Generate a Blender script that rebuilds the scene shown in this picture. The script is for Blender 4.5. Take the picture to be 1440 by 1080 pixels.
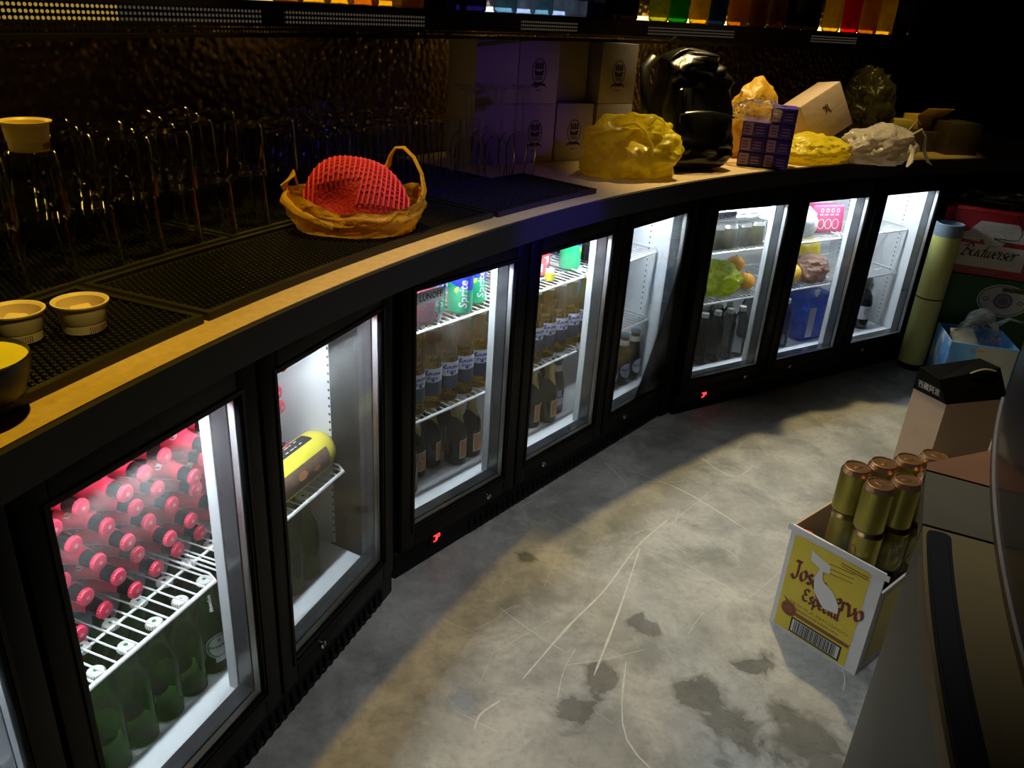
import bpy, bmesh, math, random
from mathutils import Vector, Matrix, noise
from math import sin, cos, pi, radians as R
random.seed(7)
SC = bpy.context.scene
COL = SC.collection
for o in list(bpy.data.objects):
    bpy.data.objects.remove(o)

# ------------------------------------------------------------------ camera, world, lights, exposure
cd = bpy.data.cameras.new('camera')
cam = bpy.data.objects.new('camera', cd)
COL.objects.link(cam)
SC.camera = cam
cd.sensor_width = 36.0
cd.lens = 1144.288 / 1440 * 36
cd.clip_start = 0.02
_d = Vector((0, cos(0.43633), -sin(0.43633)))
_u0 = Vector((1, 0, 0)).cross(_d)
_ro = 0.06577
_r = Vector((1, 0, 0)) * cos(_ro) + _u0 * sin(_ro)
_u = _r.cross(_d)
cam.matrix_world = Matrix(((_r.x, _u.x, -_d.x, 0), (_r.y, _u.y, -_d.y, 0), (_r.z, _u.z, -_d.z, 1.3379), (0, 0, 0, 1)))

w = bpy.data.worlds.new('night')
SC.world = w
w.use_nodes = True
w.node_tree.nodes['Background'].inputs[0].default_value = (0.02, 0.02, 0.03, 1)
w.node_tree.nodes['Background'].inputs[1].default_value = 0.05
vs = SC.view_settings
vs.view_transform = 'Standard'
vs.look = 'None'
vs.exposure = 0.0
vs.gamma = 1.0
vs.use_curve_mapping = False
SC.cycles.use_denoising = True
SC.cycles.transparent_max_bounces = 32
SC.cycles.max_bounces = 8
SC.cycles.sample_clamp_indirect = 4.0

def lamp(name, kind, loc, target, energy, color, **kw):
    l = bpy.data.lights.new(name, kind)
    l.energy = energy
    l.color = color
    for k, v in kw.items():
        setattr(l, k, v)
    o = bpy.data.objects.new(name, l)
    COL.objects.link(o)
    o.location = loc
    o.rotation_euler = (Vector(target) - Vector(loc)).to_track_quat('-Z', 'Y').to_euler()
    return o

WARM = (1.0, 0.55, 0.05)
lamp('ceiling_or_fill_spot', 'SPOT', (-0.40, 1.22, 2.70), (-0.46, 1.22, 0.9), 95, (1.0, 0.62, 0.04), spot_size=R(40), spot_blend=0.3, shadow_soft_size=0.03)
lamp('ceiling_or_fill_spot', 'SPOT', (-0.02, 0.42, 1.95), (-0.62, 1.02, 0.96), 15, (1.0, 0.74, 0.20), spot_size=R(19), spot_blend=0.5, shadow_soft_size=0.03)  # added fill lamp in mid-air, brightens the fronts of the cream cups
lamp('ceiling_or_fill_spot', 'SPOT', (0.66, 2.92, 2.60), (1.0, 2.48, 0.5), 172, (1.0, 0.77, 0.33), spot_size=R(54), spot_blend=0.55, shadow_soft_size=0.04)
lamp('ceiling_or_fill_spot', 'SPOT', (1.30, 2.75, 2.75), (1.52, 3.45, 0.98), 50, (1.0, 0.72, 0.13), spot_size=R(17), spot_blend=0.5, shadow_soft_size=0.03)
lamp('ceiling_or_fill_spot', 'SPOT', (0.50, 1.15, 2.85), (0.36, 1.52, 0), 95, (0.95, 0.97, 1.0), spot_size=R(53), spot_blend=0.95, shadow_soft_size=0.08)  # added wide neutral fill for the floor, no known fixture
lamp('added_blue_spot', 'SPOT', (1.25, 1.45, 1.9), (-0.05, 2.42, 0.98), 9, (0.30, 0.11, 1.0), spot_size=R(22), spot_blend=0.7, shadow_soft_size=0.04)  # added spot, gives the cartons their violet cast in place of blue LEDs
lamp('added_blue_spot', 'SPOT', (1.30, 1.35, 1.15), (0.10, 1.94, 0.885), 60, (0.10, 0.05, 1.0), spot_size=R(19), spot_blend=0.8, shadow_soft_size=0.03)  # added low spot standing in for the blue LED band on the counter edge

# ------------------------------------------------------------------ helpers
CX, CY = 3.395, -0.418
def AP(r, th, z=0.0):
    a = R(th)
    return Vector((CX + r * cos(a), CY + r * sin(a), z))
def facing(th):           # yaw so that local -y looks at the arc's centre
    return R(th) - pi / 2

class MB:
    def __init__(s):
        s.v = []; s.f = []; s.m = []
    def add(s, vs_, fs, mi=0, M=None):
        b = len(s.v)
        for p in vs_:
            s.v.append(tuple(M @ Vector(p)) if M is not None else tuple(p))
        for f in fs:
            s.f.append(tuple(b + i for i in f)); s.m.append(mi)
        return s
    def box(s, x0, x1, y0, y1, z0, z1, mi=0, M=None):
        v = [(x0, y0, z0), (x1, y0, z0), (x1, y1, z0), (x0, y1, z0), (x0, y0, z1), (x1, y0, z1), (x1, y1, z1), (x0, y1, z1)]
        return s.add(v, [(0, 3, 2, 1), (4, 5, 6, 7), (0, 1, 5, 4), (1, 2, 6, 5), (2, 3, 7, 6), (3, 0, 4, 7)], mi, M)
    def bbox(s, x0, x1, y0, y1, z0, z1, b=0.004, mi=0, M=None, seg=2):
        bm = bmesh.new()
        bmesh.ops.create_cube(bm, size=1)
        for q in bm.verts:
            q.co = Vector(((x0 + x1) / 2 + q.co.x * (x1 - x0), (y0 + y1) / 2 + q.co.y * (y1 - y0), (z0 + z1) / 2 + q.co.z * (z1 - z0)))
        bmesh.ops.bevel(bm, geom=list(bm.edges), offset=b, segments=seg, affect='EDGES', profile=0.5)
        s.bm(bm, mi, M)
        return s
    def bm(s, bm, mi=0, M=None):
        bm.verts.ensure_lookup_table()
        bm.verts.index_update()
        s.add([q.co for q in bm.verts], [[q.index for q in f.verts] for f in bm.faces], mi, M)
        bm.free()
    def lathe(s, prof, n=20, mi=0, M=None, a0=0, a1=2 * pi, ripple=None):
        full = abs(a1 - a0 - 2 * pi) < 1e-6
        cols = n if full else n + 1
        v = []; f = []; rows = []
        for r, z in prof:
            if r < 1e-7:
                rows.append([len(v)]); v.append((0, 0, z))
            else:
                row = []
                for i in range(cols):
                    a = a0 + (a1 - a0) * i / n
                    k = r * (ripple(a, z) if ripple else 1)
                    row.append(len(v)); v.append((k * cos(a), k * sin(a), z))
                rows.append(row)
        for A, B in zip(rows, rows[1:]):
            for i in range(n):
                j = (i + 1) % cols
                if len(A) == 1 and len(B) == 1: continue
                if len(A) == 1: f.append((A[0], B[j], B[i]))
                elif len(B) == 1: f.append((A[i], A[j], B[0]))
                else: f.append((A[i], A[j], B[j], B[i]))
        return s.add(v, f, mi, M)
    def tube(s, pts, r, n=6, mi=0, M=None, closed=False, flat=1.0):
        pts = [Vector(p) for p in pts]
        N = len(pts); v = []; f = []
        up = None
        for i, p in enumerate(pts):
            a = pts[(i - 1) % N] if (i > 0 or closed) else p
            b = pts[(i + 1) % N] if (i < N - 1 or closed) else p
            t = (b - a).normalized() if (b - a).length > 1e-9 else Vector((0, 0, 1))
            if up is None:
                up = t.orthogonal().normalized()
            up = (up - t * up.dot(t))
            up = up.normalized() if up.length > 1e-6 else t.orthogonal().normalized()
            w_ = t.cross(up)
            rr = r[i] if isinstance(r, (list, tuple)) else r
            for k in range(n):
                an = 2 * pi * k / n
                v.append(p + up * (rr * cos(an)) + w_ * (rr * flat * sin(an)))
        L = N if closed else N - 1
        for i in range(L):
            for k in range(n):
                a = i * n + k; b = i * n + (k + 1) % n
                c = ((i + 1) % N) * n + (k + 1) % n; d = ((i + 1) % N) * n + k
                f.append((a, b, c, d))
        if not closed:
            f.append(tuple(range(n - 1, -1, -1))); f.append(tuple((N - 1) * n + k for k in range(n)))
        return s.add(v, f, mi, M)
    def arc(s, r0, r1, t0, t1, z0, z1, n=40, mi=0):
        v = []; f = []
        for i in range(n + 1):
            th = t0 + (t1 - t0) * i / n
            v += [AP(r0, th, z0), AP(r1, th, z0), AP(r1, th, z1), AP(r0, th, z1)]
        for i in range(n):
            a = 4 * i; b = a + 4
            for k in range(4):
                f.append((a + k, a + (k + 1) % 4, b + (k + 1) % 4, b + k))
        f.append((3, 2, 1, 0)); f.append((4 * n, 4 * n + 1, 4 * n + 2, 4 * n + 3))
        return s.add(v, f, mi)
    def mesh(s, name, mats, smooth=True, ang=35):
        me = bpy.data.meshes.new(name)
        me.from_pydata(s.v, [], s.f)
        for m in (mats if isinstance(mats, (list, tuple)) else [mats]):
            me.materials.append(m)
        me.polygons.foreach_set('material_index', s.m)
        if smooth:
            me.polygons.foreach_set('use_smooth', [True] * len(s.f))
            me.set_sharp_from_angle(angle=R(ang))
        me.update()
        return me
    def build(s, name, mats, parent=None, smooth=True, ang=35, loc=None, rot=None, M=None):
        return link(name, s.mesh(name, mats, smooth, ang), parent, loc, rot, M)

def link(name, me, parent=None, loc=None, rot=None, M=None):
    o = bpy.data.objects.new(name, me)
    COL.objects.link(o)
    if parent: o.parent = parent
    if M is not None: o.matrix_local = M
    if loc is not None: o.location = loc
    if rot is not None: o.rotation_euler = rot
    return o
def tag(o, label=None, cat=None, group=None, kind=None):
    if label: o['label'] = label
    if cat: o['category'] = cat
    if group: o['group'] = group
    if kind: o['kind'] = kind
    return o
def thing(name, label, cat, loc=(0, 0, 0), rz=0, group=None, M=None):
    o = bpy.data.objects.new(name, None)
    COL.objects.link(o)
    o.empty_display_size = 0.05
    if M is not None: o.matrix_world = M
    else:
        o.location = loc; o.rotation_euler = (0, 0, rz)
    return tag(o, label, cat, group)
def spawn(name, label, cat, M, parts, group=None):
    t = thing(name, label, cat, M=M, group=group)
    for p in parts:
        c = link(p[0], p[1], t)
        if len(p) > 2:
            for q in p[2]: link(q[0], q[1], c)
    return t
def T(x, y, z): return Matrix.Translation((x, y, z))
def RZ(a): return Matrix.Rotation(a, 4, 'Z')
def RX(a): return Matrix.Rotation(a, 4, 'X')
def RY(a): return Matrix.Rotation(a, 4, 'Y')

# ------------------------------------------------------------------ materials
def mat(name, col, rough=0.5, metal=0.0, var=0.12, scale=30.0, bump=0.0, bscale=60.0, spec=0.5, coat=0.0, emit=None, strength=0, trans=0.0, sheen=0.0):
    m = bpy.data.materials.new(name)
    m.use_nodes = True
    nt = m.node_tree; N = nt.nodes; L = nt.links
    b = N['Principled BSDF']
    b.inputs['Roughness'].default_value = rough
    b.inputs['Metallic'].default_value = metal
    b.inputs['Specular IOR Level'].default_value = spec
    b.inputs['Coat Weight'].default_value = coat
    tc = N.new('ShaderNodeTexCoord')
    nz = N.new('ShaderNodeTexNoise'); nz.inputs['Scale'].default_value = scale; nz.inputs['Detail'].default_value = 3
    L.new(tc.outputs['Object'], nz.inputs['Vector'])
    mx = N.new('ShaderNodeMix'); mx.data_type = 'RGBA'
    c = Vector(col[:3])
    mx.inputs['A'].default_value = (*[max(0, q * (1 - var)) for q in c], 1)
    mx.inputs['B'].default_value = (*[min(1, q * (1 + var)) for q in c], 1)
    L.new(nz.outputs['Fac'], mx.inputs['Factor'])
    L.new(mx.outputs['Result'], b.inputs['Base Color'])
    if bump:
        n2 = N.new('ShaderNodeTexNoise'); n2.inputs['Scale'].default_value = bscale; n2.inputs['Detail'].default_value = 4
        L.new(tc.outputs['Object'], n2.inputs['Vector'])
        bp = N.new('ShaderNodeBump'); bp.inputs['Strength'].default_value = bump; bp.inputs['Distance'].default_value = 0.01
        L.new(n2.outputs['Fac'], bp.inputs['Height']); L.new(bp.outputs['Normal'], b.inputs['Normal'])
    if emit:
        b.inputs['Emission Color'].default_value = (*emit, 1); b.inputs['Emission Strength'].default_value = strength
    return m
def glow(name, col, strength):
    m = bpy.data.materials.new(name); m.use_nodes = True
    nt = m.node_tree; nt.nodes.clear()
    e = nt.nodes.new('ShaderNodeEmission'); e.inputs[0].default_value = (*col, 1); e.inputs[1].default_value = strength
    o = nt.nodes.new('ShaderNodeOutputMaterial'); nt.links.new(e.outputs[0], o.inputs[0])
    return m
def clear(name, tint, blend=0.12, rough=0.02, haze=0.0, hcol=(0.8, 0.85, 0.85), hscale=6.0, gloss=(1, 1, 1), hmin=0.0, bump=0.0):
    """thin clear wall: tinted transmission, fresnel gloss and a patchy film of dust or mist"""
    m = bpy.data.materials.new(name); m.use_nodes = True
    nt = m.node_tree; N = nt.nodes; L = nt.links; N.clear()
    tr = N.new('ShaderNodeBsdfTransparent'); tr.inputs[0].default_value = (*tint, 1)
    gl = N.new('ShaderNodeBsdfGlossy'); gl.inputs[0].default_value = (*gloss, 1); gl.inputs['Roughness'].default_value = rough
    lw = N.new('ShaderNodeLayerWeight'); lw.inputs[0].default_value = blend
    mx = N.new('ShaderNodeMixShader')
    L.new(lw.outputs['Fresnel'], mx.inputs[0]); L.new(tr.outputs[0], mx.inputs[1]); L.new(gl.outputs[0], mx.inputs[2])
    out = N.new('ShaderNodeOutputMaterial')
    last = mx
    tc = N.new('ShaderNodeTexCoord')
    if bump:
        n2 = N.new('ShaderNodeTexNoise'); n2.inputs['Scale'].default_value = 40; n2.inputs['Detail'].default_value = 3
        L.new(tc.outputs['Object'], n2.inputs['Vector'])
        bp = N.new('ShaderNodeBump'); bp.inputs['Strength'].default_value = bump; bp.inputs['Distance'].default_value = 0.02
        L.new(n2.outputs['Fac'], bp.inputs['Height']); L.new(bp.outputs['Normal'], gl.inputs['Normal']); L.new(bp.outputs['Normal'], lw.inputs['Normal'])
    if haze or hmin:
        df = N.new('ShaderNodeBsdfDiffuse'); df.inputs[0].default_value = (*hcol, 1)
        tl = N.new('ShaderNodeBsdfTranslucent'); tl.inputs[0].default_value = (*hcol, 1)
        ad = N.new('ShaderNodeMixShader'); ad.inputs[0].default_value = 0.6
        L.new(df.outputs[0], ad.inputs[1]); L.new(tl.outputs[0], ad.inputs[2])
        nz = N.new('ShaderNodeTexNoise'); nz.inputs['Scale'].default_value = hscale; nz.inputs['Detail'].default_value = 6
        L.new(tc.outputs['Object'], nz.inputs['Vector'])
        mr = N.new('ShaderNodeMapRange'); mr.inputs['From Min'].default_value = 0.38; mr.inputs['From Max'].default_value = 0.68
        mr.inputs['To Min'].default_value = hmin; mr.inputs['To Max'].default_value = hmin + haze
        L.new(nz.outputs['Fac'], mr.inputs['Value'])
        m2 = N.new('ShaderNodeMixShader')
        L.new(mr.outputs[0], m2.inputs[0]); L.new(mx.outputs[0], m2.inputs[1]); L.new(ad.outputs[0], m2.inputs[2])
        last = m2
    L.new(last.outputs[0], out.inputs[0])
    return m
def film(name, col, translucent=0.5, see=0.25, rough=0.18, bump=0.5, bscale=25):
    """crinkled plastic carrier-bag film"""
    m = bpy.data.materials.new(name); m.use_nodes = True
    nt = m.node_tree; N = nt.nodes; L = nt.links; N.clear()
    tc = N.new('ShaderNodeTexCoord')
    nz = N.new('ShaderNodeTexNoise'); nz.inputs['Scale'].default_value = bscale; nz.inputs['Detail'].default_value = 6; nz.inputs['Distortion'].default_value = 1.2
    L.new(tc.outputs['Object'], nz.inputs['Vector'])
    bp = N.new('ShaderNodeBump'); bp.inputs['Strength'].default_value = bump; bp.inputs['Distance'].default_value = 0.015
    L.new(nz.outputs['Fac'], bp.inputs['Height'])
    p = N.new('ShaderNodeBsdfPrincipled')
    p.inputs['Base Color'].default_value = (*col, 1); p.inputs['Roughness'].default_value = rough
    L.new(bp.outputs['Normal'], p.inputs['Normal'])
    t = N.new('ShaderNodeBsdfTranslucent'); t.inputs[0].default_value = (*col, 1)
    x = N.new('ShaderNodeBsdfTransparent'); x.inputs[0].default_value = (*[0.4 + 0.6 * q for q in col], 1)
    a = N.new('ShaderNodeMixShader'); a.inputs[0].default_value = translucent
    L.new(p.outputs[0], a.inputs[1]); L.new(t.outputs[0], a.inputs[2])
    b = N.new('ShaderNodeMixShader'); b.inputs[0].default_value = see
    L.new(a.outputs[0], b.inputs[1]); L.new(x.outputs[0], b.inputs[2])
    o = N.new('ShaderNodeOutputMaterial'); L.new(b.outputs[0], o.inputs[0])
    return m

BLACK = mat('black_enamel', (0.0025, 0.0025, 0.003), 0.45, spec=0.16, bump=0.05, bscale=300)
BLACKM = mat('matt_black', (0.004, 0.004, 0.0045), 0.7, spec=0.18)
RUBBER = mat('black_rubber', (0.010, 0.010, 0.011), 0.45, spec=0.4)
LINER = mat('white_liner', (0.72, 0.76, 0.80), 0.45, var=0.04)
WIRE = mat('white_coated_wire', (0.85, 0.87, 0.88), 0.35, var=0.04)
ALU = mat('brushed_aluminium', (0.86, 0.87, 0.90), 0.42, 0.45, var=0.08, scale=120)
LIP = mat('dark_inner_lip', (0.035, 0.038, 0.045), 0.16, var=0.5, scale=14, bump=0.08, bscale=20)
CHROME = mat('chrome', (0.7, 0.7, 0.72), 0.2, 1.0)
TUBE = glow("white_tube_light", (0.90, 0.95, 1.0), 105.0)
PANE = clear('door_glass', (0.93, 0.95, 0.95), 0.10, 0.01, 0.05, hscale=9)
PANE_MIST = clear("misted_door_glass", (0.93, 0.95, 0.95), 0.08, 0.02, 0.065, hscale=5, hmin=0.008)
PANE_IN = clear('inner_glass', (0.97, 0.98, 0.98), 0.06, 0.02)
GREY_PLATE = film("grey_plate", (0.75, 0.74, 0.76), 0.75, 0.02, 0.4, bump=0.0)
INK = mat('black_ink', (0.012, 0.011, 0.012), 0.6)
REDLED = glow('red_led', (1.0, 0.02, 0.02), 6.0)
WHITE = mat('white_print', (0.8, 0.8, 0.8), 0.5, var=0.05)
# ------------------------------------------------------------------ lettering
GL = {
 'u': (.9, [[(0,1),(0,.25),(.2,0),(.5,.1),(.65,.35)], [(.65,1),(.65,.2),(.8,0)]]),
 'd': (.9, [[(.6,.8),(.35,1),(.05,.7),(.05,.3),(.3,0),(.6,.25)], [(.65,1.65),(.62,.2),(.78,0)]]),
 'w': (1.05, [[(0,1),(.1,.15),(.3,0),(.45,.3),(.45,.9)], [(.45,.3),(.6,0),(.8,.15),(.9,.7),(.85,1)]]),
 'e': (.7, [[(.05,.5),(.5,.6),(.5,.9),(.3,1),(.05,.7),(.05,.25),(.3,0),(.6,.2)]]),
 'i': (.38, [[(.1,1),(.1,.2),(.25,0)], [(.08,1.32),(.16,1.42)]]),
 's': (.62, [[(.5,.9),(.25,1),(.08,.75),(.45,.35),(.35,.03),(.02,.1)]]),
 'r': (.58, [[(.05,1),(.08,0)], [(.08,.7),(.3,1),(.5,.9)]]),
 'o': (.78, [[(.3,1),(.03,.6),(.1,.1),(.35,0),(.62,.4),(.52,.9),(.3,1)]]),
 'v': (.72, [[(0,1),(.2,.1),(.3,0),(.6,.6),(.55,1)]]),
 'p': (.75, [[(.08,1),(.08,-.6)], [(.08,.8),(.35,1),(.6,.6),(.4,.05),(.08,.15)]]),
 'c': (.68, [[(.55,.85),(.3,1),(.04,.6),(.1,.1),(.35,0),(.58,.2)]]),
 'a': (.82, [[(.55,.8),(.3,1),(.04,.5),(.25,0),(.55,.3)], [(.58,1),(.56,.2),(.72,0)]]),
 'l': (.38, [[(.1,1.65),(.1,.15),(.25,0)]]),
 'x': (.62, [[(0,1),(.5,0)], [(.5,1),(0,0)]]),
 't': (.5, [[(.18,1.4),(.18,.15),(.38,.02)], [(0,1),(.4,1)]]),
 'n': (.82, [[(.06,1),(.08,0)], [(.08,.7),(.35,1),(.55,.75),(.55,.15),(.7,0)]]),
 'k': (.66, [[(.06,1.65),(.06,0)], [(.5,1),(.1,.5),(.55,0)]]),
 'g': (.75, [[(.55,.85),(.3,1),(.04,.6),(.25,.05),(.55,.3)], [(.58,1),(.56,-.4),(.25,-.6),(.02,-.4)]]),
 'B': (1.05, [[(.15,1.6),(.1,0)], [(-.25,1.2),(-.1,1.55),(.3,1.68),(.65,1.55),(.65,1.15),(.2,.88)], [(.2,.88),(.75,.7),(.8,.2),(.4,-.05),(-.15,.1)]]),
 'J': (.85, [[(.5,1.6),(.48,.1),(.2,-.2),(-.1,.1)], [(.1,1.55),(.75,1.6)]]),
 'C': (1.0, [[(.85,1.3),(.6,1.6),(.15,1.3),(.05,.6),(.3,.05),(.7,.05),(.9,.3)], [(.5,1.5),(.5,.1)]]),
 'E': (.95, [[(.8,1.4),(.5,1.6),(.15,1.4),(.3,.9),(.6,.85)], [(.3,.9),(.05,.5),(.3,.02),(.8,.15)]]),
 'H': (.95, [[(.1,1.6),(.1,0)], [(.75,1.6),(.75,0)], [(.1,.8),(.75,.8)]]),
 'S': (.9, [[(.75,1.4),(.4,1.62),(.1,1.25),(.65,.6),(.5,.05),(.02,.2)]]),
 ' ': (.5, []),
}
def smooth_line(p, k=4):
    if len(p) < 3: return [Vector(q) for q in p]
    out = []
    P = [Vector(q) for q in p]
    for i in range(len(P) - 1):
        a = P[max(i - 1, 0)]; b = P[i]; c = P[i + 1]; d = P[min(i + 2, len(P) - 1)]
        for j in range(k):
            t = j / k
            out.append(0.5 * ((2 * b) + (c - a) * t + (2 * a - 5 * b + 4 * c - d) * t * t + (3 * b - a - 3 * c + d) * t ** 3))
    out.append(P[-1])
    return out
def pen(lines, w=.22, ang=35, k=4):
    """broad-nib strokes -> flat quads"""
    n = Vector((cos(R(ang)), sin(R(ang)))) * (w / 2)
    v = []; f = []
    for l in lines:
        P = smooth_line(l, k); b = len(v)
        for i, q in enumerate(P):
            t = (P[min(i + 1, len(P) - 1)] - P[max(i - 1, 0)])
            t = t.normalized() if t.length else Vector((1, 0))
            nn = Vector((-t.y, t.x))
            off = n if n.dot(nn) >= 0 else -n
            off = off + nn * (w * .12)
            v += [q + off, q - off]
        for i in range(len(P) - 1):
            f.append((b + 2 * i, b + 2 * i + 1, b + 2 * i + 3, b + 2 * i + 2))
    return v, f
def script_text(s, size, width=None, w=.24, ang=35, shear=0.0, k=4):
    lines = []; x = 0
    for ch in s:
        adv, st = GL[ch]
        for l in st: lines.append([(x + q[0] + shear * q[1], q[1]) for q in l])
        x += adv
    v, f = pen(lines, w, ang, k)
    sx = (width / x) if width else size
    return [(q.x * sx - x * sx / 2, q.y * size) for q in v], f
_tc = {}
def plain_text(s, size, width=None, bold=0.0, shear=0.0):
    key = (s, bold, shear)
    if key not in _tc:
        c = bpy.data.curves.new('lettering', 'FONT'); c.body = s; c.size = 1; c.resolution_u = 2
        c.align_x = 'CENTER'; c.align_y = 'CENTER'; c.offset = bold; c.shear = shear
        o = bpy.data.objects.new('lettering', c); COL.objects.link(o)
        bpy.context.view_layer.update()
        me = o.evaluated_get(bpy.context.evaluated_depsgraph_get()).to_mesh()
        _tc[key] = ([(q.co.x, q.co.y) for q in me.vertices], [tuple(p.vertices) for p in me.polygons])
        o.to_mesh_clear()
        bpy.data.objects.remove(o); bpy.data.curves.remove(c)
    v, f = _tc[key]
    W = max([q[0] for q in v] or [1]) - min([q[0] for q in v] or [0])
    sx = width / W if width else size
    return [(x * sx, y * size) for x, y in v], f
def on_plane(mb, t, o, ux, uy, mi=0):
    v, f = t; o = Vector(o); ux = Vector(ux); uy = Vector(uy)
    mb.add([o + ux * a + uy * b for a, b in v], f, mi)
def on_cyl(mb, t, r, z, a0=-pi / 2, mi=0, rot=False, M=None):
    v, f = t
    pts = []
    for a, b in v:
        if rot: a, b = -b, a
        rr = r(z + b) if callable(r) else r
        an = a0 + a / rr
        pts.append((rr * cos(an), rr * sin(an), z + b))
    mb.add(pts, f, mi, M)
def ring2d(rx, ry, w, n=28):
    v = []; f = []
    for i in range(n):
        a = 2 * pi * i / n
        v += [(rx * cos(a), ry * sin(a)), ((rx - w) * cos(a), (ry - w) * sin(a))]
    for i in range(n):
        j = (i + 1) % n
        f.append((2 * i, 2 * j, 2 * j + 1, 2 * i + 1))
    return v, f
def poly2d(p): return list(p), [tuple(range(len(p)))]
def ell2d(rx, ry, n=24, cx=0, cy=0): return poly2d([(cx + rx * cos(2 * pi * i / n), cy + ry * sin(2 * pi * i / n)) for i in range(n)])
def rect2d(x0, x1, y0, y1): return poly2d([(x0, y0), (x1, y0), (x1, y1), (x0, y1)])
def shift2d(t, dx, dy, s=1): return [(a * s + dx, b * s + dy) for a, b in t[0]], t[1]
def curved_patch(mb, x0, x1, z0, z1, r, n=10, a0=-pi / 2, mi=0, ell=False, M=None):
    """label patch on a cylinder (arc length x0..x1)"""
    if ell:
        m_ = 24; v = [(0, 0)]; f = []
        for i in range(m_): v.append(((x1 - x0) / 2 * cos(2 * pi * i / m_), (z1 - z0) / 2 * sin(2 * pi * i / m_)))
        for i in range(m_): f.append((0, 1 + i, 1 + (i + 1) % m_))
        # extra ring so the ellipse bends
        v2 = v + [((a * .5), (b * .5)) for a, b in v[1:]]
        f = []
        for i in range(m_):
            j = (i + 1) % m_
            f.append((0, 1 + m_ + i, 1 + m_ + j)); f.append((1 + m_ + i, 1 + i, 1 + j, 1 + m_ + j))
        on_cyl(mb, ([(a + (x0 + x1) / 2, b) for a, b in v2], f), r, (z0 + z1) / 2, a0, mi, M=M)
        return
    v = []; f = []
    for i in range(n + 1):
        x = x0 + (x1 - x0) * i / n
        v += [(x, z0), (x, z1)]
    for i in range(n): f.append((2 * i, 2 * i + 2, 2 * i + 3, 2 * i + 1))
    on_cyl(mb, (v, f), r, 0, a0, mi, M=M)

# ------------------------------------------------------------------ the room
def floor_material():
    m = bpy.data.materials.new('stained_concrete'); m.use_nodes = True
    nt = m.node_tree; N = nt.nodes; L = nt.links; b = N['Principled BSDF']
    tc = N.new('ShaderNodeTexCoord')
    def nz(scale, det, dist=0.0, rough=0.55):
        n = N.new('ShaderNodeTexNoise'); n.inputs['Scale'].default_value = scale; n.inputs['Detail'].default_value = det
        n.inputs['Distortion'].default_value = dist; n.inputs['Roughness'].default_value = rough
        L.new(tc.outputs['Object'], n.inputs['Vector']); return n.outputs['Fac']
    def mr(x, a, b_, c, d):
        n = N.new('ShaderNodeMapRange'); L.new(x, n.inputs['Value'])
        for k, q in zip(('From Min', 'From Max', 'To Min', 'To Max'), (a, b_, c, d)): n.inputs[k].default_value = q
        return n.outputs[0]
    def mixc(f, A, B):
        n = N.new('ShaderNodeMix'); n.data_type = 'RGBA'
        L.new(f, n.inputs['Factor'])
        for k, q in (('A', A), ('B', B)):
            if isinstance(q, tuple): n.inputs[k].default_value = (*q, 1)
            else: L.new(q, n.inputs[k])
        return n.outputs['Result']
    def mth(op, a, b_):
        n = N.new('ShaderNodeMath'); n.operation = op
        for i, q in enumerate((a, b_)):
            if isinstance(q, (int, float)): n.inputs[i].default_value = q
            else: L.new(q, n.inputs[i])
        return n.outputs[0]
    c = mixc(mr(nz(2.6, 10, .25, .66), .36, .62, 0, 1), (.155, .158, .148), (.33, .325, .30))
    c = mixc(mr(nz(6.5, 10, .35, .70), .45, .62, 0, .65), c, (.43, .42, .39))
    c = mixc(mr(nz(5, 10, .5, .72), .52, .66, 0, .6), c, (.13, .135, .125))
    c = mixc(mr(nz(60, 5, 0, .7), .5, .75, 0, .4), c, (.12, .12, .11))
    # wet patches near the bar: noise-broken discs of spilt water
    wet = None
    for x, y, s in ((.50, 1.24, .085), (.46, 1.33, .07), (.60, 1.43, .05), (.25, 1.37, .06), (-.05, 1.285, .05), (.065, 1.775, .03), (.36, 1.54, .05), (.66, 1.22, .09), (.17, 1.26, .05), (.62, 1.30, .05)):
        sep = N.new('ShaderNodeVectorMath'); sep.operation = 'DISTANCE'
        L.new(tc.outputs['Object'], sep.inputs[0]); sep.inputs[1].default_value = (x, y, 0)
        q = mr(mth('DIVIDE', sep.outputs['Value'], s), .0, 1.6, 1, 0)
        wet = q if wet is None else mth('MAXIMUM', wet, q)
    wn = mth('ADD', wet, mr(nz(11, 8, .5, .6), .3, .7, -.40, .40))
    wm = mr(wn, .36, .66, 0, 1)
    wm2 = mth('MULTIPLY', wm, .68)
    c = mixc(wm2, c, (.065, .062, .050))
    L.new(c, b.inputs['Base Color'])
    rg = mth('SUBTRACT', mr(nz(6, 6), .3, .7, .42, .62), mth('MULTIPLY', wm, .28))
    L.new(rg, b.inputs['Roughness'])
    bp = N.new('ShaderNodeBump'); bp.inputs['Strength'].default_value = .25; bp.inputs['Distance'].default_value = .004
    L.new(nz(45, 8, .4, .65), bp.inputs['Height']); L.new(bp.outputs['Normal'], b.inputs['Normal'])
    return m
FLOOR = floor_material()
SCRATCH = mat('scraped_concrete', (.46, .45, .41), .6, var=.3, scale=80)
DARKWALL = mat('dark_paint', (.012, .011, .012), .7)
def hammered():
    m = mat('dark_hammered_panel', (.15, .11, .07), .30, 0.85, var=.4, scale=8)
    nt = m.node_tree; N = nt.nodes; L = nt.links
    tc = N.new('ShaderNodeTexCoord')
    vo = N.new('ShaderNodeTexVoronoi'); vo.inputs['Scale'].default_value = 55; vo.feature = 'SMOOTH_F1'
    L.new(tc.outputs['Object'], vo.inputs['Vector'])
    bp = N.new('ShaderNodeBump'); bp.inputs['Strength'].default_value = .8; bp.inputs['Distance'].default_value = .01
    L.new(vo.outputs['Distance'], bp.inputs['Height']); L.new(bp.outputs['Normal'], N['Principled BSDF'].inputs['Normal'])
    return m
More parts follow.
